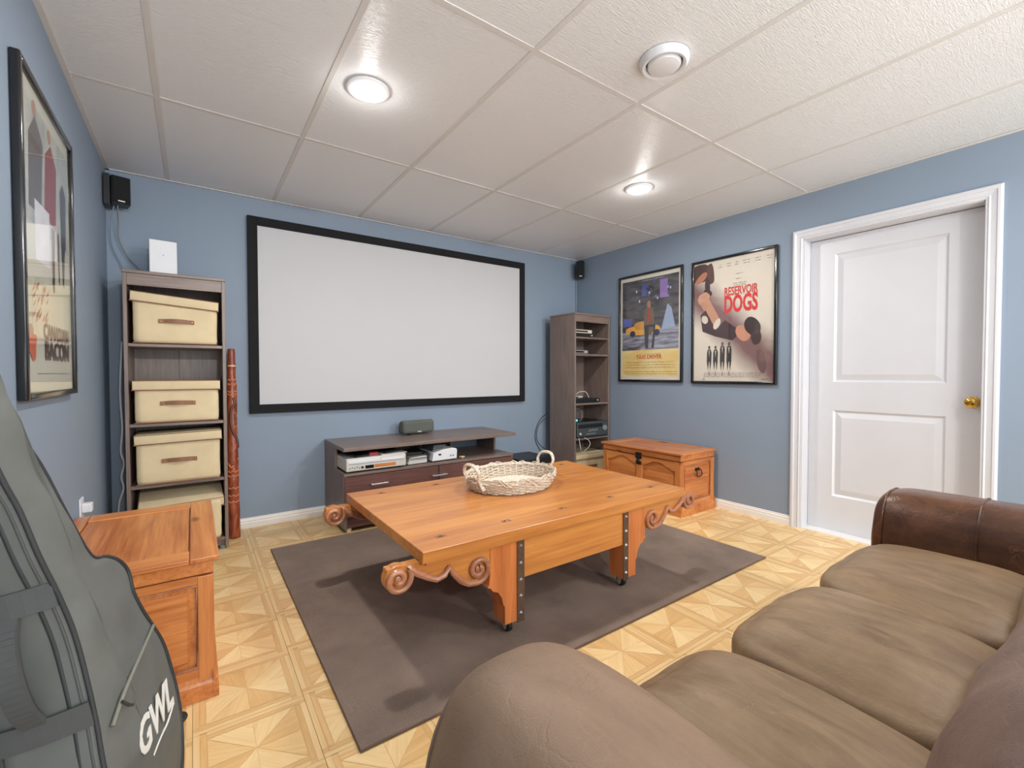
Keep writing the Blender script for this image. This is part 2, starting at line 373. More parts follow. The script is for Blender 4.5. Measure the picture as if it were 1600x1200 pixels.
for i in range(-3, 11):
    for j in range(-8, 7):
        cx, cy = X0 + (i + .5) * S, Y0 + (j + .5) * S
        if cx + S / 2 < XL + .01 or cx - S / 2 > -.01 or cy - S / 2 > -.01: continue
        edge = cx - S / 2 < XL or cx + S / 2 > 0 or cy + S / 2 > 0
        me = tm
        if edge:
            kx = -1 if cx - S / 2 < XL else (1 if cx + S / 2 > 0 else 0); ky = 1 if cy + S / 2 > 0 else 0
            if (kx, ky) not in clipc: clipc[(kx, ky)] = clip_tile(cx, cy)
            me = clipc[(kx, ky)]
        t = bpy.data.objects.new('floor_tile', me); COL.objects.link(t); t.parent = floor; t.location = (cx, cy, 0)
        if not edge and (i * 7 + j * 3) % 2: t.rotation_euler = (0, 0, pi / 2)
b = MB(); b.box(XL, 0, YF, Y0 - 8 * S, -.004, 0); rf = b.obj('floor_sheet', FL[2], floor)

# ceiling: tee grid with lay-in panels
b = MB(); b.box(XL - .1, .1, YF, .1, H + .03, H + .1); ceil = struct(b.obj('ceiling', M['plenum']))
gx = [-.575 - .61 * k for k in range(6)]; gy = [-1.079 - 1.223 * k for k in range(6)]
for x in gx: MB().box(x - .012, x + .012, YF, 0, H + .0035, H + .022).obj('grid_bar', M['ceilgrid'], ceil, .001, seg=1)
for y in gy:
    if y > YF: MB().box(XL, 0, y - .012, y + .012, H + .0038, H + .0215).obj('grid_bar', M['ceilgrid'], ceil, .001, seg=1)
MB().box(XL, 0, -.02, 0, H - .002, H + .003).box(-.02, 0, YF, 0, H - .002, H + .003).box(XL, XL + .02, YF, 0, H - .002, H + .003).obj('wall_angle', M['ceilgrid'], ceil)
xs = [0] + gx + [XL]; ys = [0] + [y for y in gy if y > YF] + [YF]
for i in range(len(xs) - 1):
    for j in range(len(ys) - 1):
        x1, x0 = xs[i], xs[i + 1]; y1, y0 = ys[j], ys[j + 1]
        o = MB().box(-(x1 - x0) / 2 + .011, (x1 - x0) / 2 - .011, -(y1 - y0) / 2 + .011, (y1 - y0) / 2 - .011, 0, .012).obj('ceiling_tile', M['ceil'], ceil, .002, seg=1)
        o.location = ((x0 + x1) / 2, (y0 + y1) / 2, H + .006 + random.uniform(-.0008, .0008)); o.rotation_euler = (random.uniform(-.0012, .0012), random.uniform(-.0012, .0012), 0)

# walls
struct(MB().box(XL - .1, .12, 0, .1, 0, H + .03).obj('wall_back', M['wall']))
struct(MB().box(XL - .1, XL, YF, 0, 0, H + .03).obj('wall_left', M['wall']))
struct(MB().box(XL - .1, .12, YF - .1, YF, 0, H + .03).obj('wall_front', M['wall']))
DY0, DY1, DZ = -2.290, -3.180, 2.035
struct(MB().box(0, .16, DY0, 0, 0, H + .03).box(0, .16, YF, DY1, 0, H + .03).box(0, .16, DY1, DY0, DZ, H + .03).obj('wall_right', M['wall']))
# baseboards (moulded profile)
prof = [(0, 0), (.014, 0), (.014, .038), (.011, .042), (.011, .055), (.007, .060), (.005, .070), (0, .072)]
def baseb(name, p0, p1, nrm):
    d = Vector(p1) - Vector(p0); b = MB(); b.prism(prof, p0, nrm, (0, 0, 1), d); struct(b.obj(name, M['trim']))
baseb('baseboard_back', (XL, 0, 0), (0, 0, 0), (0, -1, 0)); baseb('baseboard_left', (XL, YF, 0), (XL, 0, 0), (1, 0, 0))
baseb('baseboard_right', (0, -2.225, 0), (0, 0, 0), (-1, 0, 0)); baseb('baseboard_right_rear', (0, YF, 0), (0, -3.225, 0), (-1, 0, 0))
# door
door = thing('door_1', None, None, (0, (DY0 + DY1) / 2, 0), kind='structure')
hw = (DY0 - DY1) / 2
CW = .066
cprof = [(0, 0), (0, .014), (.010, .018), (.020, .018), (.024, .013), (.046, .010), (.053, .014), (.060, .009), (.066, .009), (.066, 0)]   # (outward, thickness)
b = MB()
def casing(path_in, dirs):      # mitred sweep of cprof in the wall plane
    vs = []; K = len(cprof)
    for (y, z), (dy, dz) in zip(path_in, dirs):
        for u, t in cprof: vs.append((-t - .0005, y + dy * (CW - u), z + dz * (CW - u)))
    fs = []
    for i in range(len(path_in) - 1):
        for k in range(K):
            a, c = i * K + k, i * K + (k + 1) % K; fs.append((a, a + K, c + K, c))
    fs += [tuple(range(K)), tuple((len(path_in) - 1) * K + k for k in range(K))[::-1]]
    b.add(vs, fs)
casing([(hw, 0), (hw, DZ), (-hw, DZ), (-hw, 0)], [(1, 0), (1, 1), (-1, 1), (-1, 0)])
o = b.obj('door_casing', M['white'], door); bm = bmesh.new(); bm.from_mesh(o.data); bmesh.ops.recalc_face_normals(bm, faces=bm.faces); bm.to_mesh(o.data); bm.free()
MB().box(0, .16, hw - .004, hw, 0, DZ).box(0, .16, -hw, -hw + .004, 0, DZ).box(0, .16, -hw, hw, DZ - .004, DZ).obj('door_jamb', M['white'], door)
LX = .10
def leaf():
    b = MB(); Y_ = hw - .006; zt = DZ - .008
    pan = [(.355, -.238, 1.04 - 0, 1.918), (.355, -.238, .25, .845)]   # y0,y1 (local), z
    ycuts = [Y_, .280, -.300, -Y_]
    yl, yr = .292, -.292
    yl = -2.445 - (DY0 + DY1) / 2; yr = -3.018 - (DY0 + DY1) / 2
    zc = [.008, .25, .845, 1.04, 1.918, zt]
    # stiles and rails
    b.box(LX, LX + .035, yl, Y_, .008, zt); b.box(LX, LX + .035, -Y_, yr, .008, zt)
    for z0, z1 in ((.008, .25), (.845, 1.04), (1.918, zt)): b.box(LX, LX + .035, yr, yl, z0, z1)
    l = b.obj('door_leaf', M['white'], door)
    for z0, z1 in ((.25, .845), (1.04, 1.918)):
        c = MB(); rec = .011; w1 = .012; w2 = .05
        def ring(a, d): return [(LX + d, yl - a, z0 + a), (LX + d, yr + a, z0 + a), (LX + d, yr + a, z1 - a), (LX + d, yl - a, z1 - a)]
        rings = [ring(0, .001), ring(w1, rec), ring(w1 + .006, rec), ring(w2, .002)]
        vs = [p for r in rings for p in r]; fs = []
        for i in range(3):
            for k in range(4): fs.append((i * 4 + k, i * 4 + (k + 1) % 4, i * 4 + 4 + (k + 1) % 4, i * 4 + 4 + k))
        fs.append((12, 13, 14, 15)); o = len(vs); vs += [(LX + .03, y, z) for _, y, z in rings[0]]; fs.append((o + 3, o + 2, o + 1, o))
        for k in range(4): fs.append((k, o + k, o + (k + 1) % 4, (k + 1) % 4))
        c.add(vs, fs); q = c.obj('raised_panel', M['white'], l)
        bm = bmesh.new(); bm.from_mesh(q.data); bmesh.ops.recalc_face_normals(bm, faces=bm.faces); bm.to_mesh(q.data); bm.free()
leaf()
ky = -3.13 - (DY0 + DY1) / 2
MB().lathe([(.033, 0), (.033, .004), (.028, .008), (.013, .010), (.012, .028), (.020, .034), (.028, .045), (.028, .056), (.020, .064), (.006, .066)], 28, (LX, ky, .935), (-1, 0, 0)).obj('door_knob', M['brass'], door, smooth=True)
MB().box(LX + .036, LX + .045, -hw, hw, 0, DZ).obj('door_stop', M['white'], door)
MB().box(.0, LX + .036, -hw + .004, hw - .004, 0, .0075).obj('threshold', M['trim'], door)

# ================================================================== CEILING FITTINGS
def pot(x, y, label):
    t = thing('pot_light', label, 'ceiling light', (x, y, H), group='recessed ceiling lights')
    MB().lathe([(.064, .004), (.064, -.004), (.070, -.010), (.082, -.009), (.092, -.003), (.092, .004)], 40).obj('trim_ring', M['cream'], t, smooth=True)
    MB().lathe([(.068, .003), (.068, -.005), (.060, -.011), (.03, -.015), (.002, -.016)], 32).obj('diffuser', M['lampglow'], t, smooth=True)
pot(-2.86, -1.69, 'glowing round recessed light in the ceiling above the projection screen, nearer and larger in view')
pot(-1.02, -1.68, 'glowing round recessed light in the ceiling toward the posters, farther and smaller in view')
t = thing('ceiling_vent', 'round white plastic air vent on the ceiling', 'vent', (-1.952, -2.562, H))
MB().lathe([(.070, .003), (.070, -.012), (.074, -.022), (.084, -.024), (.093, -.014), (.096, .003)], 48).obj('vent_ring', M['cream'], t, smooth=True)
MB().lathe([(.064, -.004), (.064, -.020), (.060, -.026), (.045, -.030), (.002, -.031)], 48).obj('vent_disc', M['cream'], t, smooth=True)
MB().cyl((0, 0, -.006), (0, 0, 1), .012, .012).obj('vent_stem', M['greyp'], t)

# ================================================================== PROJECTION SCREEN
sx0, sx1, sz0, sz1 = -3.184, -.752, .8185, 2.2154
t = thing('projection_screen', 'wide white projection screen in a black frame on the back wall', 'projection screen', ((sx0 + sx1) / 2, -.005, sz0))
W2 = (sx1 - sx0) / 2; HH = sz1 - sz0; fw = .062
for nm, bx in (('frame_side', (-W2, -W2 + fw, 0, HH)), ('frame_side', (W2 - fw, W2, 0, HH)), ('frame_rail', (-W2 + fw, W2 - fw, 0, fw)), ('frame_rail', (-W2 + fw, W2 - fw, HH - fw, HH))):
    MB().box(bx[0], bx[1], -.032, 0, bx[2], bx[3]).obj(nm, M['velvet'], t, .003)
MB().box(-W2 + fw - .005, W2 - fw + .005, -.022, -.016, fw - .005, HH - fw + .005).obj('screen_surface', M['screenw'], t)

# ================================================================== SHELF TOWERS
def tower(label, loc, shelves, hole=True):
    t = thing('shelf_tower', label, 'shelf', loc)     # local: x 0..w, y -d..0 (back), z 0..h
    w_, d, h = .487, .37, 1.69
    for x in (0, w_ - .018): MB().box(x, x + .018, -d, 0, .02, h - .018).obj('side_panel', M['espresso'], t, .0012, seg=1)
    MB().box(-.003, w_ + .003, -d - .004, 0, h - .018, h).obj('top_board', M['espresso_x'], t, .002, seg=1)
    MB().box(.018, w_ - .018, -d + .004, -d + .02, h - .085, h - .018).obj('top_rail', M['espresso_x'], t, .001, seg=1)
    MB().box(.018, w_ / 2 - .0015, -.010, -.004, .05, h - .02).box(w_ / 2 + .0015, w_ - .018, -.010, -.004, .05, h - .02).obj('back_panel', M['espresso'], t)
    for z in shelves: MB().box(.018, w_ - .018, -d + .006, -.01, z - .018, z).obj('shelf_board', M['espresso_x'], t, .0012, seg=1)
    MB().box(.018, w_ - .018, -d + .03, -d + .045, .02, .062).obj('kick_board', M['espresso_x'], t)
    for x in (.03, w_ - .03):
        for y in (-.03, -d + .03): MB().cyl((x, y, 0), (0, 0, 1), .018, .022, 12).obj('foot', M['greyp'], t)
    for x, nx in ((.018, 1), (w_ - .018, -1)):
        b = MB()
        for y in (-.06, -d + .07):
            for k in range(24): b.cyl((x - .0004 * nx, y, .25 + k * .055), (nx, 0, 0), .0028, .0009, 6)
        o = b.obj('peg_holes', M['beigeedge'], t); o['kind'] = 'stuff'
    if hole:
        MB().cyl((w_ / 2, -.0115, 1.545), (0, 1, 0), .032, .003, 24).obj('cable_hole', M['black'], t); MB().cyl((w_ / 2, -.0115, .79), (0, 1, 0), .032, .003, 24).obj('cable_hole', M['black'], t)
    return t
TWX, TWY = -3.826, -.002
tower('tall dark brown shelf tower left of the screen holding beige storage boxes', (TWX, TWY, 0), (.078, .455, .812, 1.275))
TRX, TRY = -.502, -.132
tower('tall dark brown shelf tower in the right corner holding electronics', (TRX, TRY, 0), (.06, .465, .808, 1.292, 1.46), False)

def storage_box(label, loc, rot=0, w_=.40, d=.30, h=.245, lid_tilt=(0, 0, 0), lid_up=0, handle=True, droop=0, group='beige fabric storage boxes'):
    t = thing('storage_box', label, 'storage box', loc, rot, group)
    def sag(p):
        p = Vector(p); p.x += .004 * sin(p.z * 21 + p.y * 9); p.y += .004 * noise.noise(p * 7); return p
    b = MB(); b.sbox((0, 0, (h - .02) / 2), (w_ / 2, d / 2, (h - .02) / 2), 12, 26, 26, 0, .0035, 7, loc[2] * 9, None); b.obj('box_body', M['beige'], t, smooth='all')
    lid = MB(); lh = .055
    lid.box(-w_ / 2 - .008, w_ / 2 + .008, -d / 2 - .008, d / 2 + .008, -lh, 0)
    def bend(o):
        for v in o.data.vertices: v.co.z -= droop * ((v.co.x / (w_ / 2)) * .5 + .5)
    o = lid.obj('lid', M['beige'], t, .006, True, 3); o.location = (0, 0, h + lid_up); o.rotation_euler = lid_tilt
    bend(o)
    e = MB()
    X_, Y_ = w_ / 2 + .009, d / 2 + .009
    for z in (-lh, -.001): e.tube([(-X_, -Y_, z), (X_, -Y_, z), (X_, Y_, z), (-X_, Y_, z)], .003 if z < -.01 else .0018, 6, True)
    eo = e.obj('edge_binding', M['beigeedge'], o); bend(eo)
    be = MB(); be.tube([(-w_ / 2, -d / 2 - .001, .004), (w_ / 2, -d / 2 - .001, .004)], .003, 6); be.obj('bottom_binding', M['beigeedge'], t)
    if handle:
        hb = MB(); zc = h * .46
        L_ = .085; pts = [(-L_ + 2 * L_ * i / 14, -d / 2 - .004 - .012 * max(0, sin(pi * (i - 2) / 10)) * (2 <= i <= 12), zc + .004 * sin(pi * i / 14)) for i in range(15)]
        b = MB()
        for i in range(14):
            (x0, y0, z0), (x1, y1, z1) = pts[i], pts[i + 1]
            b.add([(x0, y0 - .002, z0 - .0115), (x1, y1 - .002, z1 - .0115), (x1, y1 - .002, z1 + .0115), (x0, y0 - .002, z0 + .0115),
                   (x0, y0 + .001, z0 - .0115), (x1, y1 + .001, z1 - .0115), (x1, y1 + .001, z1 + .0115), (x0, y0 + .001, z0 + .0115)],
                  [(0, 1, 2, 3), (7, 6, 5, 4), (3, 2, 6, 7), (4, 5, 1, 0), (0, 3, 7, 4), (1, 5, 6, 2)])
        hd = b.obj('handle', M['tan'], t)
        for s in (-1, 1): MB().lathe([(.004, 0), (.0035, .0015), (.001, .0022)], 10, (s * (L_ - .011), -d / 2 - .0062, zc), (0, -1, 0)).obj('rivet', M['brass'], hd)
    return t
BY = -.22
G_ = None
storage_box('beige storage box on the top shelf of the left tower, lid sagging', (-3.585, BY, 1.2765), .01, .405, .30, .285, (0, .035, 0), .004, droop=.018)
storage_box('beige lidded storage box under the empty compartment, lid level', (-3.583, BY, .8135), 0, .405, .30, .248)
storage_box('beige storage box with creased front, third from top in the left tower', (-3.577, BY - .005, .4565), -.02, .405, .30, .29, (0, -.022, 0), .004)
# open lowest box with its lid askew
t4 = storage_box('beige storage box on the lowest shelf of the left tower, lid askew', (-3.575, BY - .01, .0795), 0, .40, .31, .265, (.22, -.02, .03), .022, handle=False)
storage_box('beige storage box at the bottom of the right tower, beside the wooden chest', (TRX + .243, TRY - .20, .0615), 0, .40, .30, .245)

# ================================================================== WHITE PANEL, SPEAKERS, CABLES
t = thing('wireless_router', 'flat white square box standing on top of the left shelf tower', 'router', (-3.648, -.20, 1.690), .12)
MB().box(-.068, .068, -.012, .012, .004, .225).obj('case', M['cream'], t, .004, seg=3)
MB().box(-.05, .05, -.02, .02, 0, .006).obj('stand_foot', M['cream'], t, .001)
MB().cyl((0, -.0125, .135), (0, -1, 0), .003, .001, 10).obj('indicator', M['greyp'], t)
MB().box(-.016, .016, -.0135, -.012, .018, .022).obj('badge', M['greyp'], t)

def sat(label, loc, rot, w_, d, h, brk):
    t = thing('wall_speaker', label, 'speaker', loc, rot, 'wall mounted satellite speakers')
    MB().box(-w_ / 2, w_ / 2, -.004, d, 0, h).obj('cabinet', M['black'], t, .006, seg=2)
    MB().box(-w_ / 2 + .005, w_ / 2 - .005, -.013, -.003, .005, h - .005).obj('grille', M['velvet'], t, .005, seg=2)
    MB().box(-.016, .016, -.0145, -.013, .012, .018).obj('badge', M['silver'], t)
    b = MB(); b.box(-.012, .012, d, d + .03, h * .35, h * .5); b.obj('neck', M['black'], t, .002)
    c = MB(); c.M = Matrix.Rotation(-rot, 4, 'Z'); c.box(*brk); c.obj('wall_bracket', M['black'], t, .002)
    return t
sat('black satellite speaker on a bracket high in the left corner above the shelf', (-3.845, -.135, 2.115), .25, .09, .085, .165, (-.08, -.05, -.006, .10, -.01, .17))
sat('small black satellite speaker high in the right corner above the electronics tower', (-.075, -.135, 2.135), -.62, .085, .085, .175, (.05, .072, .03, .13, .03, .2))
def cable(label, pts, r, mat, cat='cable'):
    o = MB().tube(smoothpath(pts, 5), r, 8).obj('cable', mat, smooth='all'); return tag(o, label, cat)
cable('thin blue grey cable hanging from the left corner speaker to the shelf top', [(-3.865, -.10, 2.118), (-3.868, -.05, 2.03), (-3.87, -.03, 1.94), (-3.835, -.03, 1.84), (-3.78, -.04, 1.765), (-3.73, -.10, 1.712), (-3.70, -.16, 1.700), (-3.66, -.17, 1.702)], .0035, M['greyp'])
cable('second thin cable curving down the corner beside the left speaker', [(-3.885, -.08, 2.115), (-3.905, -.03, 2.0), (-3.90, -.02, 1.88), (-3.87, -.02, 1.80), (-3.835, -.03, 1.70), (-3.85, -.03, 1.62)], .003, M['wall'])
cable('wavy white cable hanging between the left tower and the wall', [(-3.86, -.08, 1.3), (-3.875, -.07, 1.0), (-3.868, -.07, .78), (-3.872, -.07, .70), (-3.876, -.08, .62), (-3.862, -.08, .55), (-3.875, -.09, .47), (-3.866, -.09, .40), (-3.885, -.10, .32), (-3.89, -.12, .22), (-3.88, -.2, .12), (-3.88, -.35, .03), (-3.89, -.6, .006)], .006, M['cablew'])
cable('dark speaker cable running down the right corner to the tower top', [(-.012, -.03, 2.30), (-.018, -.012, 2.2), (-.024, -.010, 2.0), (-.02, -.010, 1.8), (-.03, -.05, 1.70)], .004, M['greyp'])
cable('outer loop of black cable on the wall left of the right tower', [(-.47, -.05, .68), (-.50, -.012, .645), (-.56, -.010, .58), (-.60, -.010, .47), (-.585, -.010, .38), (-.53, -.012, .29), (-.47, -.05, .22)], .003, M['black'])
cable('inner loop of black cable on the wall left of the right tower', [(-.47, -.06, .64), (-.53, -.012, .585), (-.575, -.010, .50), (-.57, -.010, .40), (-.51, -.012, .33), (-.47, -.06, .30)], .0025, M['black'])
t = thing('wall_adapter', 'small white plug adapter on the left wall behind the near chest', 'adapter', (XL, -.955, .43))
MB().box(.001, .008, -.035, .035, 0, .115).obj('cover_plate', M['cream'], t, .002)
MB().box(.008, .042, -.022, .022, .05, .09).obj('plug', M['cream'], t, .005)

# ================================================================== MEDIA UNIT
mx, my = -2.68, 0
t = thing('media_console', 'low dark brown media console with drawers under the projection screen', 'media console', (mx, -.006, 0))
WD, DP = 1.41, .54
MB().box(0, .02, -DP, 0, .03, .395).obj('side_panel', M['espresso'], t, .001, seg=1)
MB().box(WD - .02, WD, -DP, 0, .03, .395).obj('side_panel', M['espresso'], t, .001, seg=1)
MB().box(-.001, WD + .001, -DP - .006, 0, .395, .415).obj('middle_board', M['espresso_x'], t, .002, seg=1)
MB().box(-.001, WD + .03, -DP - .006, 0, .565, .592).obj('top_board', M['espresso_x'], t, .003, seg=2)
for x in (0, .455, .935, WD - .04): MB().box(x, x + .018, -.305, -.01, .415, .565).obj('divider', M['espresso'], t, .001, seg=1)
MB().box(0, .93, -.012, -.004, .415, .565).obj('back_panel', M['espresso_x'], t)
MB().box(.02, WD - .02, -.02, -.005, .03, .395).obj('lower_back_panel', M['espresso_x'], t)
MB().box(.02, WD - .02, -DP + .03, -.02, .03, .05).obj('base_board', M['espresso_x'], t)
for k in range(2):
    x0 = .004 + k * (WD / 2); x1 = x0 + WD / 2 - .006
    dr = MB().box(x0, x1, -DP - .014, -DP + .004, .115, .391).obj('drawer_front', M['espresso_red'], t, .0015, seg=1)
hx = [.238, .705]
for x in hx:
    h_ = MB(); h_.box(x - .062, x + .062, -DP - .042, -DP - .032, .318, .330); h_.box(x - .05, x - .042, -DP - .034, -DP - .013, .320, .328); h_.box(x + .042, x + .05, -DP - .034, -DP - .013, .320, .328)
    h_.obj('drawer_handle', M['chrome'], t, .0015)
MB().box(.02, WD - .02, -DP + .02, -DP + .036, .03, .112).obj('kick_board', M['espresso_red'], t)
for x in (.04, WD / 2, WD - .04):
    for y in (-.05, -DP + .045): MB().lathe([(.016, 0), (.02, .006), (.022, .03)], 14, (x, y, 0)).obj('foot', M['silver'], t)
ZM = .4165
# VCR combo
t = thing('video_recorder', 'wide silver disc and tape recorder at the left of the media console', 'video player', (-2.452, -.548, ZM))
MB().box(-.213, .213, 0, .30, .012, .098).obj('case', M['silver'], t, .004)
MB().box(-.213, .213, -.012, .002, .012, .1).obj('front_panel', M['silver'], t, .004)
MB().box(-.20, .02, -.0135, -.011, .068, .090).obj('tape_door', M['cream'], t, .001); MB().box(.03, .20, -.0135, -.011, .066, .086).obj('disc_tray', M['cream'], t, .001)
MB().box(-.20, .20, -.0138, -.0118, .0595, .0625).obj('trim_line', M['greyp'], t)
MB().box(-.085, -.025, -.0135, -.011, .022, .045).obj('display', M['blackgloss'], t); MB().box(-.02, .135, -.0135, -.011, .024, .046).obj('wood_strip', M['pineX'], t)
for k in range(6): MB().cyl((-.19 + k * .016, -.012, .034 + .006 * (k % 2)), (0, -1, 0), .0045, .004, 10).obj('button', M['greyp'], t)
MB().cyl((-.105, -.012, .034), (0, -1, 0), .008, .005, 14).obj('dial', M['black'], t)
for x in (-.18, .18):
    for y in (.02, .26): MB().cyl((x, y, 0), (0, 0, 1), .014, .013, 12).obj('foot', M['black'], t)
def dvd(label, loc, rot, mat, w_=.135, d=.19, h=.014, cat='disc case', group='cases and papers on the silver recorder'):
    t = MB().box(-w_ / 2, w_ / 2, -d / 2, d / 2, 0, h).obj('disc_case', mat, None, .001, seg=1); t.location = loc; t.rotation_euler = (0, 0, rot); return tag(t, label, cat, group)
zt = ZM + .099
dvd('dark disc case lying at the left on the silver recorder', (-2.55, -.42, zt), .3, M['black'], h=.012)
dvd('red edged disc case lying on the middle of the silver recorder', (-2.455, -.475, zt), -.12, plain('red_case', srgb(170, 60, 66), .4), .06, .06, .02)
dvd('pale folded paper lying at the right on the silver recorder', (-2.325, -.45, zt), .12, M['silver'], .20, .17, .006, 'paper')
dvd('black disc case on top of the pale paper', (-2.335, -.42, zt + .007), .45, M['black'], .15, .14, .012)
# small white device
t = thing('satellite_receiver', 'small silver box with papers on top between recorder and tapered device', 'media player', (-2.14, -.522, ZM), .06)
MB().prism([(-.07, 0), (.088, 0), (.088, .052), (-.055, .052)], (0, 0, .004), (1, 0, 0), (0, 0, 1), (0, .25, 0)).obj('case', M['silver'], t, .003)
MB().box(-.055, .085, -.003, .001, .035, .050).obj('front_strip', M['greyp'], t)
MB().box(-.06, .08, .02, .22, 0, .006).obj('foot', M['black'], t)
dvd('dark booklet fanned out on the small silver box', (-2.15, -.42, ZM + .0575), .25, M['nylondk'], .19, .20, .008, 'booklet')
dvd('black case leaning flat on the dark booklet', (-2.12, -.38, ZM + .0665), -.2, M['black'], .15, .17, .016)
dvd('black box standing between the silver box and the white tapered device', (-2.055, -.40, ZM), .05, M['black'], .04, .2, .08, 'box')
# game-console-like tapered device
t = thing('game_console', 'off white tapered console with rounded front and dark ribbed top', 'game console', (-1.915, -.525, ZM), .04)
poly = [(-.10, 0), (.118, 0), (.122, .07), (.112, .082), (.075, .088), (.0, .082), (-.088, .060)]
MB().prism(poly, (0, 0, .008), (1, 0, 0), (0, 0, 1), (0, .26, 0)).obj('case', M['cream'], t, .004, seg=3)
b = MB()
for k in range(5): b.box(-.07 + k * .003, .06 - k * .004, .05, .25, .078 + k * .009, .083 + k * .009)
b.obj('ribbed_top', M['greyp'], t, .001); MB().box(-.045, -.022, -.0015, .001, .048, .060).obj('display', M['blackgloss'], t)
for k in (0, 1): MB().cyl((.062 + k * .022, .001, .037), (0, -1, 0), .007, .003, 12).obj('port', M['greyp'], t)
MB().box(-.09, .11, .02, .24, 0, .009).obj('foot', M['black'], t)
t = thing('starfish_trinket', 'small pale orange star shaped trinket on the console shelf', 'trinket', (-1.742, -.51, ZM))
b = MB(); pts = []
for k in range(10):
    r = .026 if k % 2 == 0 else .010; pts.append((r * cos(k * pi / 5 + .3), r * sin(k * pi / 5 + .3)))
b.prism(pts, (0, 0, .012), (1, 0, 0), (0, 1, 0), (0, 0, .006)); b.obj('star', ink(236, 214, 170), t, .002)
MB().lathe([(.010, 0), (.013, .006), (.010, .012)], 12).obj('base', ink(205, 140, 90), t)
# centre speaker
t = thing('center_speaker', 'grey cloth covered center speaker standing on the media console', 'speaker', (-1.975, -.13, .592), .07)
poly = [(-.05, .012), (.045, .012), (.048, .06), (.020, .112), (-.035, .122), (-.060, .10), (-.062, .03)]     # (y,z) side profile
MB().prism([(y, z) for y, z in poly], (-.135, 0, 0), (0, 1, 0), (0, 0, 1), (.27, 0, 0)).obj('cabinet', M['speakgrey'], t, .008, True, 3)
MB().prism([(y * .9, .065 + (z - .065) * .9) for y, z in poly], (-.142, 0, 0), (0, 1, 0), (0, 0, 1), (.284, 0, 0)).obj('end_cap', M['speakgrey'], t, .006, True, 3)
MB().box(-.07, .07, -.035, .035, 0, .014).obj('foot', M['black'], t, .002); MB().box(-.018, .018, -.0640, -.0615, .022, .030).obj('badge', M['silver'], t)
# subwoofer
t = thing('subwoofer', 'black box subwoofer on the floor between media console and right tower', 'subwoofer', (-.90, -.24, 0))
MB().box(-.17, .19, -.17, .19, .015, .305).obj('cabinet', M['black'], t, .005)
MB().box(-.16, .18, -.182, -.170, .03, .295).obj('grille', M['velvet'], t, .004)
for x in (-.14, .16):
    for y in (-.14, .16): MB().cyl((x, y, 0), (0, 0, 1), .016, .016, 12).obj('foot', M['rubber'], t)

# ================================================================== ELECTRONICS IN RIGHT TOWER
tx = TRX + .243; ty = TRY - .37
def slim(name, label, cat, loc, w_, d, h, mat, rot=0, screen=True):
    t = thing(name, label, cat, loc, rot)
    MB().box(-w_ / 2, w_ / 2, 0, d, .004, h).obj('case', mat, t, .003)
    MB().box(-w_ / 2 + .01, w_ / 2 - .06, -.0015, .001, h * .35, h * .75).obj('front_strip', M['blackgloss'], t)
    MB().cyl((w_ / 2 - .03, 0, h * .55), (0, -1, 0), min(.008, h * .25), .004, 12).obj('knob', M['silver'], t)
    MB().box(-w_ / 2 + .02, w_ / 2 - .02, .02, d - .02, 0, .005).obj('foot', M['rubber'], t); return t
slim('disc_player', 'slim dark disc player at the bottom of the top compartment of the right tower', 'disc player', (tx - .09, ty + .03, 1.461), .27, .24, .032, M['black'])
slim('disc_player', 'slim silver disc player stacked on the dark one in the right tower', 'disc player', (tx - .11, ty + .025, 1.494), .25, .22, .038, M['silver'])
slim('set_top_box', 'thin grey set top box alone on the second shelf of the right tower', 'set top box', (tx - .13, ty + .03, 1.293), .19, .18, .038, M['greyp'])
slim('cable_box', 'wide dark cable box with glossy front on the middle shelf of the right tower', 'cable box', (tx - .05, ty + .03, .809), .36, .24, .042, M['black'])
slim('modem', 'small pale modem lying on the cable box in the right tower', 'modem', (tx - .10, ty + .10, .852), .12, .12, .022, M['silver'])
cable('white cable arching over the modem in the right tower', [(tx - .10, ty + .16, .86), (tx - .08, ty + .12, .91), (tx - .02, ty + .08, .915), (tx + .03, ty + .08, .855)], .003, M['cablew'])
cable('tangled dark cable at the left of the middle shelf in the right tower', [(tx - .20, ty + .25, .82), (tx - .20, ty + .10, .90), (tx - .15, ty + .06, .885), (tx - .19, ty + .13, .93), (tx - .12, ty + .2, .89), (tx - .18, ty + .25, .87)], .003, M['greyp'])
t = thing('av_receiver', 'large dark grey stereo receiver with dials on the lower shelf of the right tower', 'receiver', (tx - .005, ty + .005, .466))
MB().box(-.212, .212, 0, .30, .012, .155).obj('case', M['black'], t, .004)
fp = MB().box(-.215, .215, -.016, .002, .012, .158).obj('front_panel', plain('receiver_front', srgb(72, 80, 82), .4, .3), t, .004)
MB().box(-.20, .13, -.0175, -.0155, .098, .135).obj('display', M['blackgloss'], fp)
MB().lathe([(.028, 0), (.027, .012), (.020, .014)], 24, (.165, -.016, .085), (0, -1, 0)).obj('volume_knob', M['greyp'], fp, smooth=True)
MB().lathe([(.012, 0), (.011, .010)], 16, (-.175, -.016, .045), (0, -1, 0)).obj('input_knob', M['silver'], fp)
for k in range(8): MB().box(-.06 + k * .016, -.05 + k * .016, -.019, -.0155, .062 + .012 * (k % 2), .068 + .012 * (k % 2)).obj('button', M['silver'], fp)
for k in range(6): MB().box(-.09 + k * .022, -.078 + k * .022, -.019, -.0155, .035, .040).obj('button', M['silver'], fp)
b = MB()
for k in range(9): b.box(-.17 + k * .04, -.155 + k * .04, .03, .26, .155, .157)
b.obj('vent_slots', M['blackgloss'], t)
for x in (-.17, .17):
    for y in (.02, .27): MB().cyl((x, y, 0), (0, 0, 1), .016, .013, 14).obj('foot', M['rubber'], t)
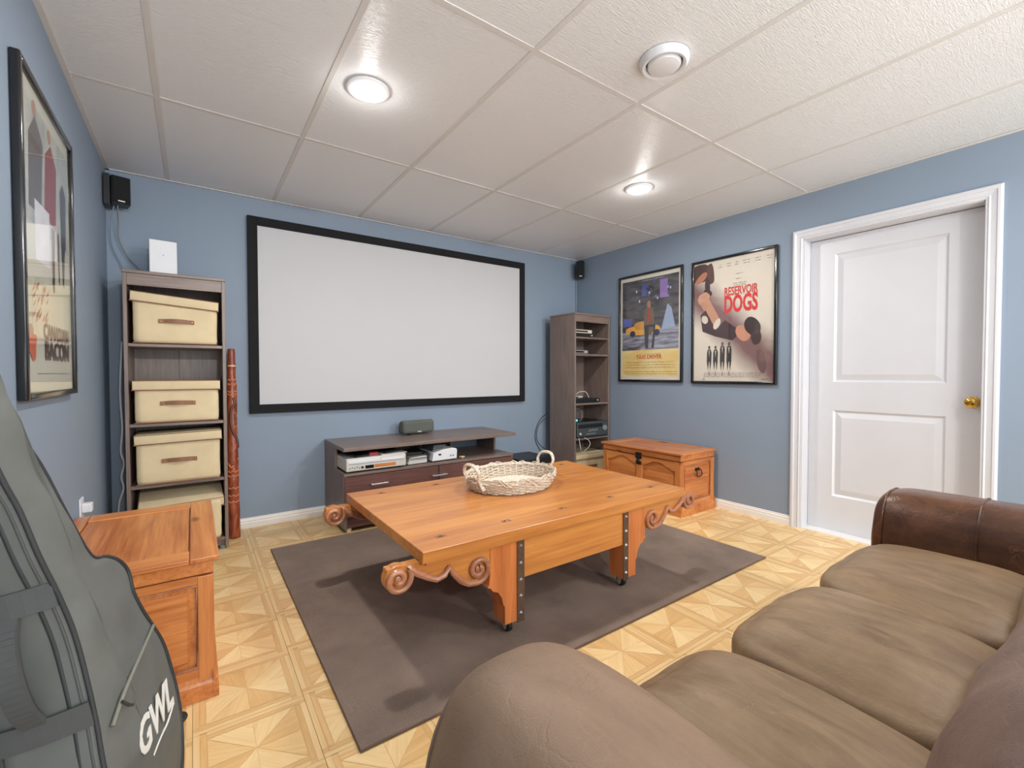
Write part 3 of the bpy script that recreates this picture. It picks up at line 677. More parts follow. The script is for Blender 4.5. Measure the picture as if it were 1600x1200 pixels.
cable('looped pale cable standing on the receiver in the right tower', [(tx - .17, ty + .06, .63), (tx - .20, ty + .06, .69), (tx - .17, ty + .06, .745), (tx - .12, ty + .06, .745), (tx - .085, ty + .06, .70), (tx - .10, ty + .06, .64), (tx - .12, ty + .07, .628)], .003, M['greyp'])
t = thing('blue_light_gadget', 'tiny gadget glowing blue on top of the receiver', 'gadget', (tx - .185, ty + .045, .625))
MB().box(-.012, .016, -.01, .014, 0, .03).obj('case', M['black'], t, .003); MB().box(-.009, .012, -.0125, -.009, .006, .024).obj('lamp', M['led'], t)
cable('thin white cable drooping from the receiver shelf over the beige box', [(tx - .19, ty - .004, .47), (tx - .17, ty - .006, .38), (tx - .14, ty + .01, .335), (tx - .08, ty + .03, .33), (tx - .04, ty - .004, .39), (tx - .06, ty - .006, .44), (tx - .12, ty - .005, .468)], .003, M['cablew'])

# ================================================================== CARVED STICK (rain stick / didgeridoo)
base = Vector((-3.298, -.165, 0)); top = Vector((-3.292, -.06, 1.27)); ax = (top - base)
t = thing('didgeridoo', 'carved reddish brown wooden didgeridoo leaning beside the left shelf tower', 'didgeridoo', tuple(base))
t.rotation_euler = Vector((0, 0, 1)).rotation_difference(ax).to_euler()
Lh = ax.length
def stick_r(z):
    u = z / Lh; return .038 - .014 * u - .006 * max(0, u - .75) * 4 * .5 + .0018 * sin(u * 19) * (.1 < u < .9)
prof = [(.034, 0)]
K = 120
for i in range(K + 1):
    z = i / K * Lh; r = stick_r(z)
    for c_, w_ in ((.30, .02), (.335, .02), (.37, .02), (.80, .02), (.83, .02), (.90, .016), (.92, .016)):
        d = (z / Lh - c_) / (w_ * .5); r += .0022 * math.exp(-d * d) * (-1 if int(c_ * 100) % 2 else 1)
    prof.append((r, z))
prof.append((.016, Lh)); prof.append((.014, Lh - .03))
def woodred():
    m, N, L, B = nt('red_carved_wood'); v = tex(N, L, (8, 8, 2)); n = nz(N, L, v, 4, 5, .6, 1.5)
    L.new(ramp(N, L, n, [(.35, srgb(92, 40, 26)), (.62, srgb(168, 84, 50))]), B.inputs['Base Color']); B.inputs['Roughness'].default_value = .3; bump(N, L, B, n, .3, .004); return m
M['redwood'] = woodred()
MB().lathe(prof[1:], 28).obj('shaft', M['redwood'], t, smooth='all')
MB().lathe([(stick_r(Lh * .905) + .0015, Lh * .902), (stick_r(Lh * .905) + .0015, Lh * .912)], 28).obj('pale_band', ink(222, 190, 150), t, label='pale ring near the top')
def relief(name, pts, r, mat):      # carved raised line on shaft: pts (angle, z)
    b = MB(); b.tube(smoothpath([((stick_r(z) + .0005) * cos(a), (stick_r(z) + .0005) * sin(a), z) for a, z in pts], 4), r, 6); return b.obj(name, mat, t, smooth='all')
F0 = -pi / 2 - .1
for z0 in (.24, .28, .33, .41, .44, .96, .98, 1.03, 1.06): relief('carved_ring', [(F0 - 2.2 + i * .44, z0 + (.006 if i % 2 else -.004)) for i in range(11)], .0034, ink(206, 128, 86))
relief('carved_chevron', [(F0 - 1.3, .52), (F0 - .2, .47), (F0 + 1.2, .53)], .0035, ink(222, 160, 120))
relief('carved_chevron', [(F0 - 1.3, .62), (F0 + .1, .58), (F0 + 1.3, .66)], .003, ink(206, 130, 92))
relief('carved_animal', [(F0 + 1.2, .60), (F0 + .9, .66), (F0 + .2, .70), (F0 - .3, .78), (F0 - .1, .86), (F0 + .5, .90), (F0 + .3, .94)], .0085, plain('dark_carving', srgb(96, 62, 48), .45, var=.3, nscale=120, bmp=.5))
relief('carved_limb', [(F0 + .2, .72), (F0 + 1.0, .75), (F0 + 1.2, .70)], .004, ink(170, 104, 76)); relief('carved_limb', [(F0 - .2, .82), (F0 + .7, .84), (F0 + 1.1, .80)], .004, ink(170, 104, 76))

# ================================================================== PINE CHESTS
def chest(label, loc, rot, group='matching pine chests'):
    t = thing('pine_chest', label, 'chest', loc, rot, group)      # local x = length, front = -y
    L_, D, HT = .80, .465, .486
    hx, hy = L_ / 2, D / 2
    # body core
    MB().box(-hx + .02, hx - .02, -hy + .02, hy - .02, .06, .40).obj('body', M['pineX'], t)
    # corner posts
    for sx in (-1, 1):
        for sy in (-1, 1):
            MB().box(sx * (hx - .055), sx * (hx - .004), sy * (hy - .05), sy * (hy - .004), .05, .418).obj('corner_post', M['pineZ'], t, .002)
    # rails front/back
    for sy in (-1, 1):
        yo, yi = sy * (hy - .006), sy * (hy - .03)
        MB().box(-hx + .05, hx - .05, yi, yo, .07, .11).obj('rail', M['pineX'], t, .0015, seg=1)
        # top rail with two arches cut
        def arch(x0, x1):
            return [(x0, .345)] + [(x0 + (x1 - x0) * k / 12, .345 + .048 * (sin(pi * k / 12) ** 1.6)) for k in range(1, 12)] + [(x1, .345)]
        xl, xm0, xm1, xr = -hx + .05, -.028, .028, hx - .05
        poly = [(xl, .418), (xl, .345)] + arch(xl + .02, xm0) + arch(xm1, xr - .02) + [(xr, .345), (xr, .418)]
        MB().prism(poly, (0, yi, 0), (1, 0, 0), (0, 0, 1), (0, yo - yi, 0)).obj('arched_rail', M['pineX'], t, .0015, seg=1)
        MB().box(-.028, .028, yi, yo, .10, .36).obj('centre_stile', M['pineZ'], t, .0015, seg=1)
        for x0, x1 in ((xl, xm0), (xm1, xr)):
            def pan(ins, top): return [(x0 + ins, .105 + ins)] + [(x1 - ins, .105 + ins)] + [(x1 - ins - (x1 - x0 - 2 * ins) * k / 12, .342 - ins + .050 * (sin(pi * k / 12) ** 1.6)) for k in range(0, 13)]
            b = MB(); b.prism(pan(.022, 0), (0, sy * (hy - .024), 0), (1, 0, 0), (0, 0, 1), (0, sy * .010, 0)); b.obj('raised_panel', M['pineX'], t, .006, seg=1)
    # ends
    for sx in (-1, 1):
        xo, xi = sx * (hx - .006), sx * (hx - .03)
        MB().box(xi, xo, -hy + .045, hy - .045, .07, .104).obj('rail', M['pineY'], t, .0015, seg=1)
        MB().box(xi, xo, -hy + .045, hy - .045, .392, .420).obj('rail', M['pineY'], t, .0015, seg=1)
        MB().box(sx * (hx - .024), sx * (hx - .0115), -hy + .074, hy - .074, .128, .368).obj('raised_panel', M['pineY'], t, .009, seg=1)
        b = MB()      # dark moulding round the panel
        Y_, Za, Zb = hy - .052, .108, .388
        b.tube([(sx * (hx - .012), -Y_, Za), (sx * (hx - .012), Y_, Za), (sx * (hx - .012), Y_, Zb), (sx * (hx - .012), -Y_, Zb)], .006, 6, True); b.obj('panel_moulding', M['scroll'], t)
        # iron handle
        hp = MB().box(sx * (hx - .013), sx * (hx - .0085), -.030, .030, .330, .355).obj('handle_plate', M['iron'], t, .004)
        hb = MB(); xx = sx * (hx + .004)
        hb.tube(smoothpath([(sx * (hx - .008), -.024, .342), (xx, -.026, .339), (xx + sx * .006, -.034, .307), (xx + sx * .004, -.020, .291), (xx + sx * .004, .020, .291), (xx + sx * .006, .034, .307), (xx, .026, .339), (sx * (hx - .008), .024, .342)], 4), .0042, 8)
        hb.obj('drop_handle', M['iron'], hp, smooth='all')
    # plinth with flared foot
    pp = [(0, 0), (.016, 0), (.016, .052), (.011, .060), (.006, .066), (.0, .090)]
    b = MB()
    for sy in (-1, 1): b.prism(pp, (-hx - .008, sy * (hy - .010), 0), (0, sy, 0), (0, 0, 1), (L_ + .016, 0, 0))
    for sx in (-1, 1): b.prism(pp, (sx * (hx - .010), -hy - .004, 0), (sx, 0, 0), (0, 0, 1), (0, D + .008, 0))
    b.obj('plinth', M['pineX'], t)
    # lid
    lid = MB().box(-hx + .004, hx - .004, -hy + .004, hy - .004, .425, .470).obj('lid', M['pineX'], t, .002)
    tz0, tz1 = .470, HT
    O = .012
    MB().box(-hx - O, hx + O, -hy - O, -hy + .07, tz0, tz1).obj('lid_border', M['pineX'], lid, .003); MB().box(-hx - O, hx + O, hy - .045, hy + O - .008, tz0, tz1).obj('lid_border', M['pineX'], lid, .003)
    for sx in (-1, 1): MB().box(sx * (hx - .085), sx * (hx + O), -hy + .071, hy - .046, tz0, tz1).obj('lid_batten', M['pineY'], lid, .003)
    MB().box(-hx + .087, hx - .087, -hy + .073, hy - .048, tz0 - .002, tz1 - .004).obj('lid_field', M['pineX'], lid, .003)
    # latch
    lt = MB().box(-.028, .028, -hy - .001, -hy + .004, .345, .372).box(-.030, .030, -hy - .003, -hy + .004, .395, .445).obj('latch_plate', M['iron'], t, .003)
    MB().box(-.011, .011, -hy - .010, -hy - .002, .358, .430).obj('hasp', M['iron'], lt, .003); MB().lathe([(.010, 0), (.007, .008), (.002, .010)], 12, (0, -hy - .009, .378), (0, -1, 0)).obj('hasp_knob', M['iron'], lt)
    b = MB()
    for x in (-.022, .022): b.cyl((x, -hy - .001, .359), (0, -1, 0), .003, .002, 8); b.cyl((x, -hy - .003, .42), (0, -1, 0), .003, .002, 8)
    b.obj('nails', M['chrome'], lt)
    for x in (-.25, .25): MB().tube([(x - .03, hy - .001, .425), (x + .03, hy - .001, .425)], .005, 8).obj('hinge', M['iron'], t)
    return t
chest('orange pine chest with iron latch against the right wall beneath the posters', (-.262, -1.262, 0), -pi / 2)
chest('orange pine chest against the left wall beside the guitar bag, nearest the camera', (-3.690, -1.478, 0), pi / 2)

# ================================================================== RUG
t = thing('rug', 'large flat brown rug under the coffee table', 'rug', (-1.937, -1.487, 0))
def rug():
    b = MB(); nx, ny = 60, 46; x0, x1, y0, y1 = -1.19, 1.192, -.918, .922
    vs = [(x0 + (x1 - x0) * i / nx, y0 + (y1 - y0) * j / ny, .0095 + .0012 * noise.noise(Vector((i * .3, j * .3, 0)))) for j in range(ny + 1) for i in range(nx + 1)]
    fs = [(j * (nx + 1) + i, j * (nx + 1) + i + 1, (j + 1) * (nx + 1) + i + 1, (j + 1) * (nx + 1) + i) for j in range(ny) for i in range(nx)]
    b.add(vs, fs); b.box(x0, x1, y0, y1, .0006, .0075); b.obj('pile', M['rug'], t)
    MB().tube([(x0, y0, .005), (x1, y0, .005), (x1, y1, .005), (x0, y1, .005)], .0046, 6, True).obj('bound_edge', fabricmat('rug_edge', srgb(108, 88, 74)), t)
rug()
RZ = .0105

# ================================================================== COFFEE TABLE
TX, TY = -2.08, -1.75
t = thing('coffee_table', 'long honey pine coffee table with carved scrolls and iron straps on casters', 'coffee table', (TX, TY, RZ))
TT = .468 - RZ
XT = .776; YT = .485
nb = 5; 
ytop = -YT
tb = MB().box(-XT, XT, -YT, YT, TT - .044, TT).obj('tabletop', M['tableX'], t, .003, seg=2)
MB().box(-XT + .02, XT - .02, -YT + .016, YT - .016, TT - .058, TT - .044).obj('under_moulding', M['tableX'], tb, .002)
# inlaid dark square peg plugs
for kx, ky in ((-.652, -.378), (-.342, -.374), (-.022, -.376), (.304, -.372), (.639, -.363), (-.623, .381), (-.307, .384), (.046, .37), (.33, .38), (.649, .391)):
    MB().box(kx - .021, kx + .021, ky - .012, ky + .012, TT - .002, TT + .0006).obj('inlay', plain('peg_surround', srgb(150, 98, 56), .5, var=.25), tb)
    b = MB(); b.add([(kx - .009, ky - .009, TT + .0005), (kx + .009, ky - .009, TT + .0005), (kx + .009, ky + .009, TT + .0005), (kx - .009, ky + .009, TT + .0005), (kx, ky, TT + .005)], [(0, 1, 4), (1, 2, 4), (2, 3, 4), (3, 0, 4)]); b.obj('iron_peg', M['dkmetal'], tb)
# moulding path in world (x, z) at front plane, left end; mirrored for the others
sp1 = [(-2.937 + .006 * cos(a), .384 + .006 * sin(a)) for a in (0,)]
def spiral(cx, cz, r0, r1, a0, a1, n=26): return [(cx + (r0 + (r1 - r0) * k / n) * cos(a0 + (a1 - a0) * k / n), cz + (r0 + (r1 - r0) * k / n) * sin(a0 + (a1 - a0) * k / n)) for k in range(n + 1)]
c1 = (-2.936, .382); c2 = (-2.612, .338)
left = spiral(c1[0], c1[1], .008, .046, pi * .5 + pi * 3.5, pi * .5 + .45, 34)     # winds out clockwise ...
left = spiral(c1[0], c1[1], .009, .050, .63 - 3 * pi, .63, 36)
pathL = left + [(-2.895, .412), (-2.888, .408), (-2.869, .388), (-2.826, .362), (-2.790, .345), (-2.758, .353), (-2.739, .375), (-2.716, .342), (-2.687, .310), (-2.656, .292), (-2.618, .287)]
right = spiral(c2[0], c2[1], .0505, .008, -pi * .52, -pi * .52 - 2 * pi * 1.4, 36)
right = spiral(c2[0], c2[1], .010, .047, pi * .9, pi * .9 - 2 * pi * 1.45, 36)[::-1]
arm = [(-2.640, .290), (-2.618, .286), (-2.595, .290), (-2.577, .303)]
spR = spiral(c2[0], c2[1], .051, .009, -1.6, -1.6 + 2 * pi * 1.45, 36)
pathL2 = [(-2.739, .375), (-2.716, .342), (-2.687, .310), (-2.656, .292), (-2.618, .287)] + spR
lower = [(-2.975, .423), (-2.975, .402), (-2.972, .385), (-2.955, .35), (-2.936, .345), (-2.91, .352), (-2.895, .385), (-2.889, .408), (-2.869, .388), (-2.826, .362), (-2.790, .345), (-2.758, .353), (-2.739, .375), (-2.716, .342), (-2.687, .310), (-2.656, .292), (-2.618, .287), (-2.58, .29), (-2.556, .300)]
legprof = [(-2.556, .300), (-2.560, .258), (-2.567, .247), (-2.554, .243), (-2.543, .227), (-2.519, .217), (-2.500, .190), (-2.492, .155), (-2.485, .150), (-2.484, .072)]
def mir(P, s): return [((x + 2.08) * s, z - RZ) for x, z in P]
FYo = -2.203 - TY                       # front plane (local y)
for fs_ in (1, -1):                     # front and back beams
    yo = FYo * fs_; yi = (FYo + .040) * fs_
    beam = MB()
    L1 = mir(lower, 1); R1 = mir(lower, -1)
    poly = L1 + [(-.395, .30 - RZ), (-.395, .244 - RZ), (.395, .244 - RZ), (.395, .30 - RZ)] + R1[::-1]
    beam.prism(poly, (0, yo, 0), (1, 0, 0), (0, 0, 1), (0, yi - yo, 0)); bo = beam.obj('side_beam', M['tableX'], t, .0015, seg=1)
    for s in (1, -1):
        # scroll carvings
        for off, rr in ((0, 1), (1, 1)):
            if off and fs_ > 0: continue
            b = MB(); yo_, fz = (yo, fs_) if not off else (yi, -fs_); yy = yo_ - .006 * fz
            b.tube([(x, yy, z) for x, z in mir(left, s)], .0105, 8)
            b.tube([(x, yy, z) for x, z in mir(pathL[len(left) - 1:], s)], .012, 8)
            b.tube([(x, yy - .001 * fz, z) for x, z in mir(pathL2[4:], s)], .0105, 8)
            b.tube([(x, yy - .004 * fz, z + .011) for x, z in mir(pathL[len(left) + 1:len(left) + 7], s)], .004, 6)
            b.tube([(x, yy - .004 * fz, z + .011) for x, z in mir(pathL[len(left) + 7:], s)], .004, 6)
            b.lathe([(.013, 0), (.012, .006), (.004, .010)], 16, (mir([c1], s)[0][0], yo_, mir([c1], s)[0][1]), (0, -fz, 0)); b.lathe([(.014, 0), (.012, .006), (.004, .010)], 16, (mir([c2], s)[0][0], yo_, mir([c2], s)[0][1]), (0, -fz, 0))
            b.obj('carved_scroll', M['scroll'], bo, smooth=True)
        # scroll roll behind the end volute
        MB().lathe([(.047, 0), (.047, .038)], 28, (mir([c1], s)[0][0], yo + .001 * fs_, mir([c1], s)[0][1]), (0, fs_, 0)).obj('volute', M['tableX'], bo, .002)
        # leg
        lp = mir(legprof, s); xin = (-2.388 + 2.08) * s
        poly = [(xin, .418 - RZ)] + [(lp[0][0], .418 - RZ)] + lp + [(xin, .072 - RZ)]
        lg = MB().prism(poly, (0, yo - .003 * fs_, 0), (1, 0, 0), (0, 0, 1), (0, .088 * fs_, 0)).obj('leg', M['legred'], t, .0015, seg=1)
        xs_ = (-2.406 + 2.08) * s
        st = MB().box(xs_ - .0185, xs_ + .0185, yo - .0075 * fs_, yo - .003 * fs_, .066 - RZ, .412 - RZ).obj('iron_strap', M['dkmetal'], lg, .001, seg=1)
        for z in (.385, .313, .243, .176, .104):
            b = MB(); y1 = yo - .0075 * fs_; z -= RZ; q = .009
            b.add([(xs_ - q, y1, z), (xs_, y1, z - q), (xs_ + q, y1, z), (xs_, y1, z + q), (xs_, y1 - .009 * fs_, z)], [(0, 1, 4), (1, 2, 4), (2, 3, 4), (3, 0, 4)]); b.obj('stud', M['chrome'], st) if 0 else None
            o = b.obj('stud', M['chrome'], lg)
        # caster
        cx, cy = (-2.436 + 2.08) * s, (FYo + .045) * fs_
        ca = MB().box(cx - .022, cx + .022, cy - .022, cy + .022, .058 - RZ, .073 - RZ).obj('caster_plate', M['chrome'], lg, .001)
        b = MB()
        for k in (-1, 1): b.prism([(-.014, .062), (.014, .062), (.018, .036), (.010, .020), (-.004, .024)], (cx + k * .0145 - .001, cy, -RZ), (0, 1, 0), (0, 0, 1), (.002, 0, 0))
        b.obj('caster_fork', M['chrome'], lg)
        rr = .027
        MB().lathe([(.008, -.011), (.020, -.011), (.0265, -.007), (.0265, .007), (.020, .011), (.008, .011)], 28, (cx, cy + .004, .0272), (1, 0, 0)).obj('caster_wheel', M['rubber'], lg, smooth=True)
for s in (1, -1): MB().box(s * .335 - .02 * 1, s * .335 + .02, FYo + .083, -FYo - .083, .25 - RZ, .40 - RZ).obj('cross_rail', M['legred'], t, .002)

# ================================================================== WICKER BASKET
t = thing('wicker_basket', 'oval whitewashed wicker tray basket with looped handles on the coffee table', 'basket', (-2.05, -1.635, .4685), radians(8))
def wick():
    m, N, L, B = nt('whitewashed_wicker'); v = tex(N, L, (40, 40, 40)); n = nz(N, L, v, 2, 4, .6)
    L.new(ramp(N, L, n, [(.3, srgb(188, 170, 148)), (.65, srgb(232, 222, 206))]), B.inputs['Base Color']); B.inputs['Roughness'].default_value = .7; bump(N, L, B, n, .3, .001); return m
M['wicker'] = wick()
A_, B_ = .272, .225
def ell(z, k=1, off=0): s_ = .86 + .14 * min(1, z / .06); return (A_ * s_ * k, B_ * s_ * k)
for i in range(9):
    z = .006 + i * .0078; b = MB(); a, c = ell(z); pts = []
    for k in range(120):
        th = 2 * pi * k / 120; wv = .0035 * (1 if ((k // 3 + i) % 2) else -1); pts.append(((a + wv) * cos(th), (c + wv) * sin(th), z + random.uniform(-.0008, .0008)))
    b.tube(pts, .0042, 6, True); b.obj('woven_strand', M['wicker'], t, smooth='all')
b = MB()
for k in range(40):
    th = 2 * pi * k / 40; pts = []
    for z in (.002, .03, .075): a, c = ell(z); pts.append((a * cos(th), c * sin(th), z))
    b.tube(pts, .003, 6)
o = b.obj('stakes', M['wicker'], t, smooth='all')
b = MB()                                      # zigzag border weave
for ph in (0, .5):
    n = 10 if ph else 11; pts = []
    for k in range(n * 8):
        th = 2 * pi * (k / (n * 8)); u = (k / 8 + ph) % 1; zz = .042 + .046 * abs(sin(pi * u)) + .004 * sin(k * 1.7); a, c = ell(.06); rr = 1.0 + .045 * (u - .2)
        pts.append((a * rr * cos(th), c * rr * sin(th), zz))
    b.tube(pts, .0034, 6, True)
b.obj('zigzag_border', M['wicker'], t, smooth='all')
b = MB(); a, c = ell(.08)
for rr, zz in ((1.0, .080), (.985, .074)): b.tube([(a * rr * cos(2 * pi * k / 90), c * rr * sin(2 * pi * k / 90), zz + .002 * sin(k)) for k in range(90)], .0048, 6, True)
b.obj('rim', M['wicker'], t, smooth='all')
b = MB(); a, c = ell(.0)
b.add([(a * cos(2 * pi * k / 60), c * sin(2 * pi * k / 60), .007) for k in range(60)] + [(a * cos(2 * pi * k / 60), c * sin(2 * pi * k / 60), .002) for k in range(60)], [tuple(range(60)), tuple(range(60, 120))[::-1]] + [(k, 60 + k, 60 + (k + 1) % 60, (k + 1) % 60) for k in range(60)])
for k in range(-11, 12):
    y = k * .014; 
    if abs(y) < c: xx = a * sqrt(1 - (y / c) ** 2) - .004; b.tube([(-xx, y, .009), (0, y, .0095), (xx, y, .009)], .0045, 5)
b.obj('woven_base', M['wicker'], t)
for s in (-1, 1):
    b = MB(); a, c = ell(.06)
    for off in (-.004, .004):
        pts = [(s * (a + .004) * cos(.30), -(c) * sin(.36), .03), (s * (a + .002), -.052, .075), (s * (a + .012), -.062, .115), (s * (a + .020), -.034, .152), (s * (a + .020), .034, .152), (s * (a + .012), .062, .115), (s * (a + .002), .052, .075), (s * (a + .004) * cos(.30), c * sin(.36), .03)]
        b.tube([(p[0] + off, p[1], p[2] + off * .5) for p in smoothpath(pts, 6)], .0062, 7)
    b.obj('handle', M['wicker'], t, smooth='all')

# ================================================================== SOFA
t = thing('leather_sofa', 'large worn brown leather three seat sofa in the foreground', 'sofa', (-2.07, -3.5, 0))
ox, oy = 2.07, 3.5
def L(p): return (p[0] + ox, p[1] + oy, p[2])
MB().sbox(L((-2.07, -3.50, .20)), (1.0, .42, .13), 14, 14, 14).obj('base_frame', M['leather'], t, smooth='all')
MB().sbox(L((-2.07, -3.88, .42)), (1.02, .11, .36), 16, 8, 8, 0, .004, 4).obj('back_frame', M['leather'], t, smooth='all')
arm_far = MB().sbox(L((-1.085, -3.50, .315)), (.158, .46, .305), 30, 3.4, 9, 0, .004, 5, 3).obj('armrest', M['leatherdk'], t, smooth='all', label='glossy darker brown armrest at the far end')
arm_near = MB().sbox(L((-3.085, -3.50, .338)), (.172, .46, .325), 30, 3.0, 6.5, 0, .005, 4, 8).obj('armrest', M['leatherarm'], t, smooth='all', label='smooth matte taupe armrest nearest the camera')
for cx, arm, hw_, kk, ka, hz in ((-1.085, arm_far, .158, 3.4, 9, .305), (-3.085, arm_near, .172, 3.0, 6.5, .325)):
    for y in (-3.085, -3.36):
        ins = (1 - abs((y + 3.5) / .46) ** ka) ** (1 / ka) + .006
        b = MB(); pts = []
        for k in range(60):
            a = 2 * pi * k / 60; ca, sa = cos(a), sin(a); f = (abs(ca) ** kk + abs(sa) ** kk) ** (1 / kk)
            pts.append(L((cx + ca / f * hw_ * ins, y, hz + .01 * (hz < .31) + (hz > .31) * .005 + sa / f * hz * ins)))
        b.tube(pts, .0042 if cx > -2 else .003, 6, True); b.obj('seam_piping', M['leatherdk' if cx > -2 else 'leatherarm'], arm, smooth='all')
for k in range(3):
    xb = (-2.915, -2.41, -1.865, -1.235)
    cx = (xb[k] + xb[k + 1]) / 2; hw3 = (xb[k + 1] - xb[k]) / 2 - .001
    MB().sbox(L((cx, -3.315, .355)), (hw3, .262, .085), 28, 5.2, 4.2, .030, .007, 5.5, k * 5.3).obj('seat_cushion', M['leather'], t, smooth='all')
    def lean(p, c_=L((cx, -3.60, .62))):
        p = Vector(p); dz = p.z - .42; p.y -= dz * .28; return p
    MB().sbox(L((cx, -3.615, .605)), (hw3, .105, .205), 26, 3.6, 3.2, .01, .017, 5.0, 20 + k * 3.1, lean).obj('back_cushion', M['leathermv' if k == 0 else 'leather'], t, smooth='all')
for x in (-3.1, -1.05):
    for y in (-3.15, -3.85): MB().lathe([(.022, 0), (.03, .05), (.034, .075)], 16, L((x, y, 0))).obj('foot', M['black'], t)

# ================================================================== GUITAR BAG ON STAND
P0 = Vector((-3.6, -2.55, .2)); wv = Vector((.26, .966, 0)).normalized(); uv_ = Vector((-.18670523, .05025193, .98112991)); nv = wv.cross(uv_)
t = thing('guitar_bag', 'grey padded guitar gig bag leaning in the left foreground', 'guitar bag', (-3.62, -2.5, 0))
tb = Vector((-3.62, -2.5, 0))
def Pg(a, b_, c_=0): return P0 + wv * a + uv_ * b_ + nv * c_ - tb
far = [(-.085, 1.02), (-.078, .93), (-.073, .855), (-.017, .748), (.016, .646), (.056, .541), (.108, .517), (.150, .492), (.176, .455), (.174, .405), (.192, .350), (.215, .301), (.240, .245), (.248, .19), (.246, .10), (.222, .02), (.17, -.05), (.09, -.09), (.02, -.09)]
near = [(-.05, -.05), (-.078, .02), (-.085, .10), (-.073, .20), (-.063, .258), (-.055, .345), (-.053, .433), (-.065, .514), (-.084, .594), (-.098, .68), (-.117, .746), (-.135, .85), (-.15, .95), (-.155, 1.02), (-.12, 1.06)]
ring = smoothpath([(a, b_, 0) for a, b_ in far + near] + [(far[0][0], far[0][1], 0)], 4)[:-1]
DPT = .135
def dep(b_): return 1 - .5 * max(0, min(1, (b_ - .45) / .35))
def gigbody():
    b = MB(); n = len(ring); cen = Vector((.03, .3, 0)); K = 7
    rings = []
    # front face inward rings (slight dome), then depth rings, then back
    def ins(f, c_):
        out = []
        for p in ring:
            # pull toward a spine line
            sp = Vector((-.10 + max(0, min(1, (1.0 - p.y) / .9)) * .16, max(.05, min(.98, p.y)), 0))
            q = p.lerp(sp, f); wr_ = .007 * noise.noise(Vector((q.x * 9, q.y * 9, c_ * 5))) + .005 * noise.noise(Vector((q.x * 30 + q.y * 18, q.y * 14, 3)))
            out.append(tuple(Pg(q.x, q.y, (c_ * dep(q.y) if c_ < 0 else c_) + wr_ * (min(1, f * 3) if f > 0 else .15))))
        return out
    for f, c_ in ((.97, .016), (.8, .016), (.6, .014), (.4, .011), (.2, .007), (.06, .003), (0, 0)): rings.append(ins(f, c_))
    for k in range(1, K): 
        q = k / K; rings.append(ins(-.05 * sin(pi * q), -DPT * q))
    rings.append(ins(0, -DPT)); rings.append(ins(.1, -DPT - .008)); rings.append(ins(.6, -DPT - .02)); rings.append(ins(.97, -DPT - .02))
    vs = [p for r in rings for p in r]; fs = []
    for i in range(len(rings) - 1):
        for j in range(n): fs.append((i * n + j, (i + 1) * n + j, (i + 1) * n + (j + 1) % n, i * n + (j + 1) % n))
    fs.append(tuple(range(n))); fs.append(tuple((len(rings) - 1) * n + j for j in range(n))[::-1])
    b.add(vs, fs); o = b.obj('bag_body', M['nylon'], t, smooth='all')
    bm = bmesh.new(); bm.from_mesh(o.data); bmesh.ops.recalc_face_normals(bm, faces=bm.faces); bm.to_mesh(o.data); bm.free()
    return o
gb = gigbody()
MB().tube([tuple(Pg(p.x, p.y, .001)) for p in ring], .0045, 6, True).obj('edge_piping', M['piping'], gb, smooth='all')
MB().tube([tuple(Pg(p.x, p.y, -.012) + (Pg(p.x, p.y) - Pg(.05, .3)).normalized() * .0005) for p in ring], .003, 6, True, ).obj('zipper', M['nylondk'], gb, smooth='all')
MB().tube([tuple(Pg(p.x, p.y, -.030)) for p in ring], .0045, 6, True, ).obj('zipper_flap', M['piping'], gb, smooth='all')
MB().tube([tuple(Pg(p.x, p.y, -DPT * dep(p.y))) for p in ring], .0045, 6, True).obj('edge_piping', M['piping'], gb, smooth='all')
# pocket zip (diagonal) and pull
pz = smoothpath([tuple(Pg(.206, .302, .008)), tuple(Pg(.10, .292, .019)), tuple(Pg(.0, .268, .021)), tuple(Pg(-.045, .235, .013))], 6)
MB().tube(pz, .0042, 6).obj('pocket_zipper', plain('zipper_tape', srgb(120, 120, 110), .6), gb, smooth='all')
MB().tube([tuple(Pg(-.02, .262, .024)), tuple(Pg(-.01, .245, .028)), tuple(Pg(.005, .235, .026))], .003, 6).obj('zip_pull', M['piping'], gb)
# side straps and carry handle on the near gusset
def gus(b_, c_, out=0.0):      # point on near gusset at height b_, depth c_ (0 front .. 1 back)
    na = None
    pts = [(p.x, p.y) for p in ring if p.x < -.045]
    best = min(pts, key=lambda q: abs(q[1] - b_)); return Pg(best[0] - .006 * sin(pi * c_) - out, b_, -DPT * dep(b_) * c_)
def strap(name, P, w_, mat, side, th=.004):
    b = MB(); P = [Vector(p) for p in P]; side = Vector(side).normalized()
    for i in range(len(P) - 1):
        tdir = (P[i + 1] - P[i]).normalized(); n_ = tdir.cross(side).normalized() * th; a = side * w_ / 2
        vs = [P[i] - a, P[i] + a, P[i + 1] + a, P[i + 1] - a]; vs = [tuple(v + n_) for v in vs] + [tuple(v - n_) for v in vs]
        b.add(vs, [(0, 1, 2, 3), (7, 6, 5, 4), (0, 4, 5, 1), (1, 5, 6, 2), (2, 6, 7, 3), (3, 7, 4, 0)])
    return b.obj(name, mat, gb, smooth=True)
hdl = smoothpath([tuple(gus(.50, .55, .006)), tuple(gus(.46, .55, .028)), tuple(gus(.40, .55, .038)), tuple(gus(.34, .55, .030)), tuple(gus(.30, .55, .006))], 5)
strap('carry_handle', hdl, .034, M['nylondk'], nv, .0045)
for bb in (.52, .285):
    strap('handle_patch', [tuple(gus(bb, k / 6, .006)) for k in range(0, 7)], .045, M['nylondk'], uv_, .0025)
strap('shoulder_strap', smoothpath([tuple(gus(.74, .9, .01)), tuple(gus(.62, .95, .04)), tuple(gus(.55, .85, .03)), tuple(gus(.52, .7, .01))], 5), .03, M['nylondk'], nv, .003)
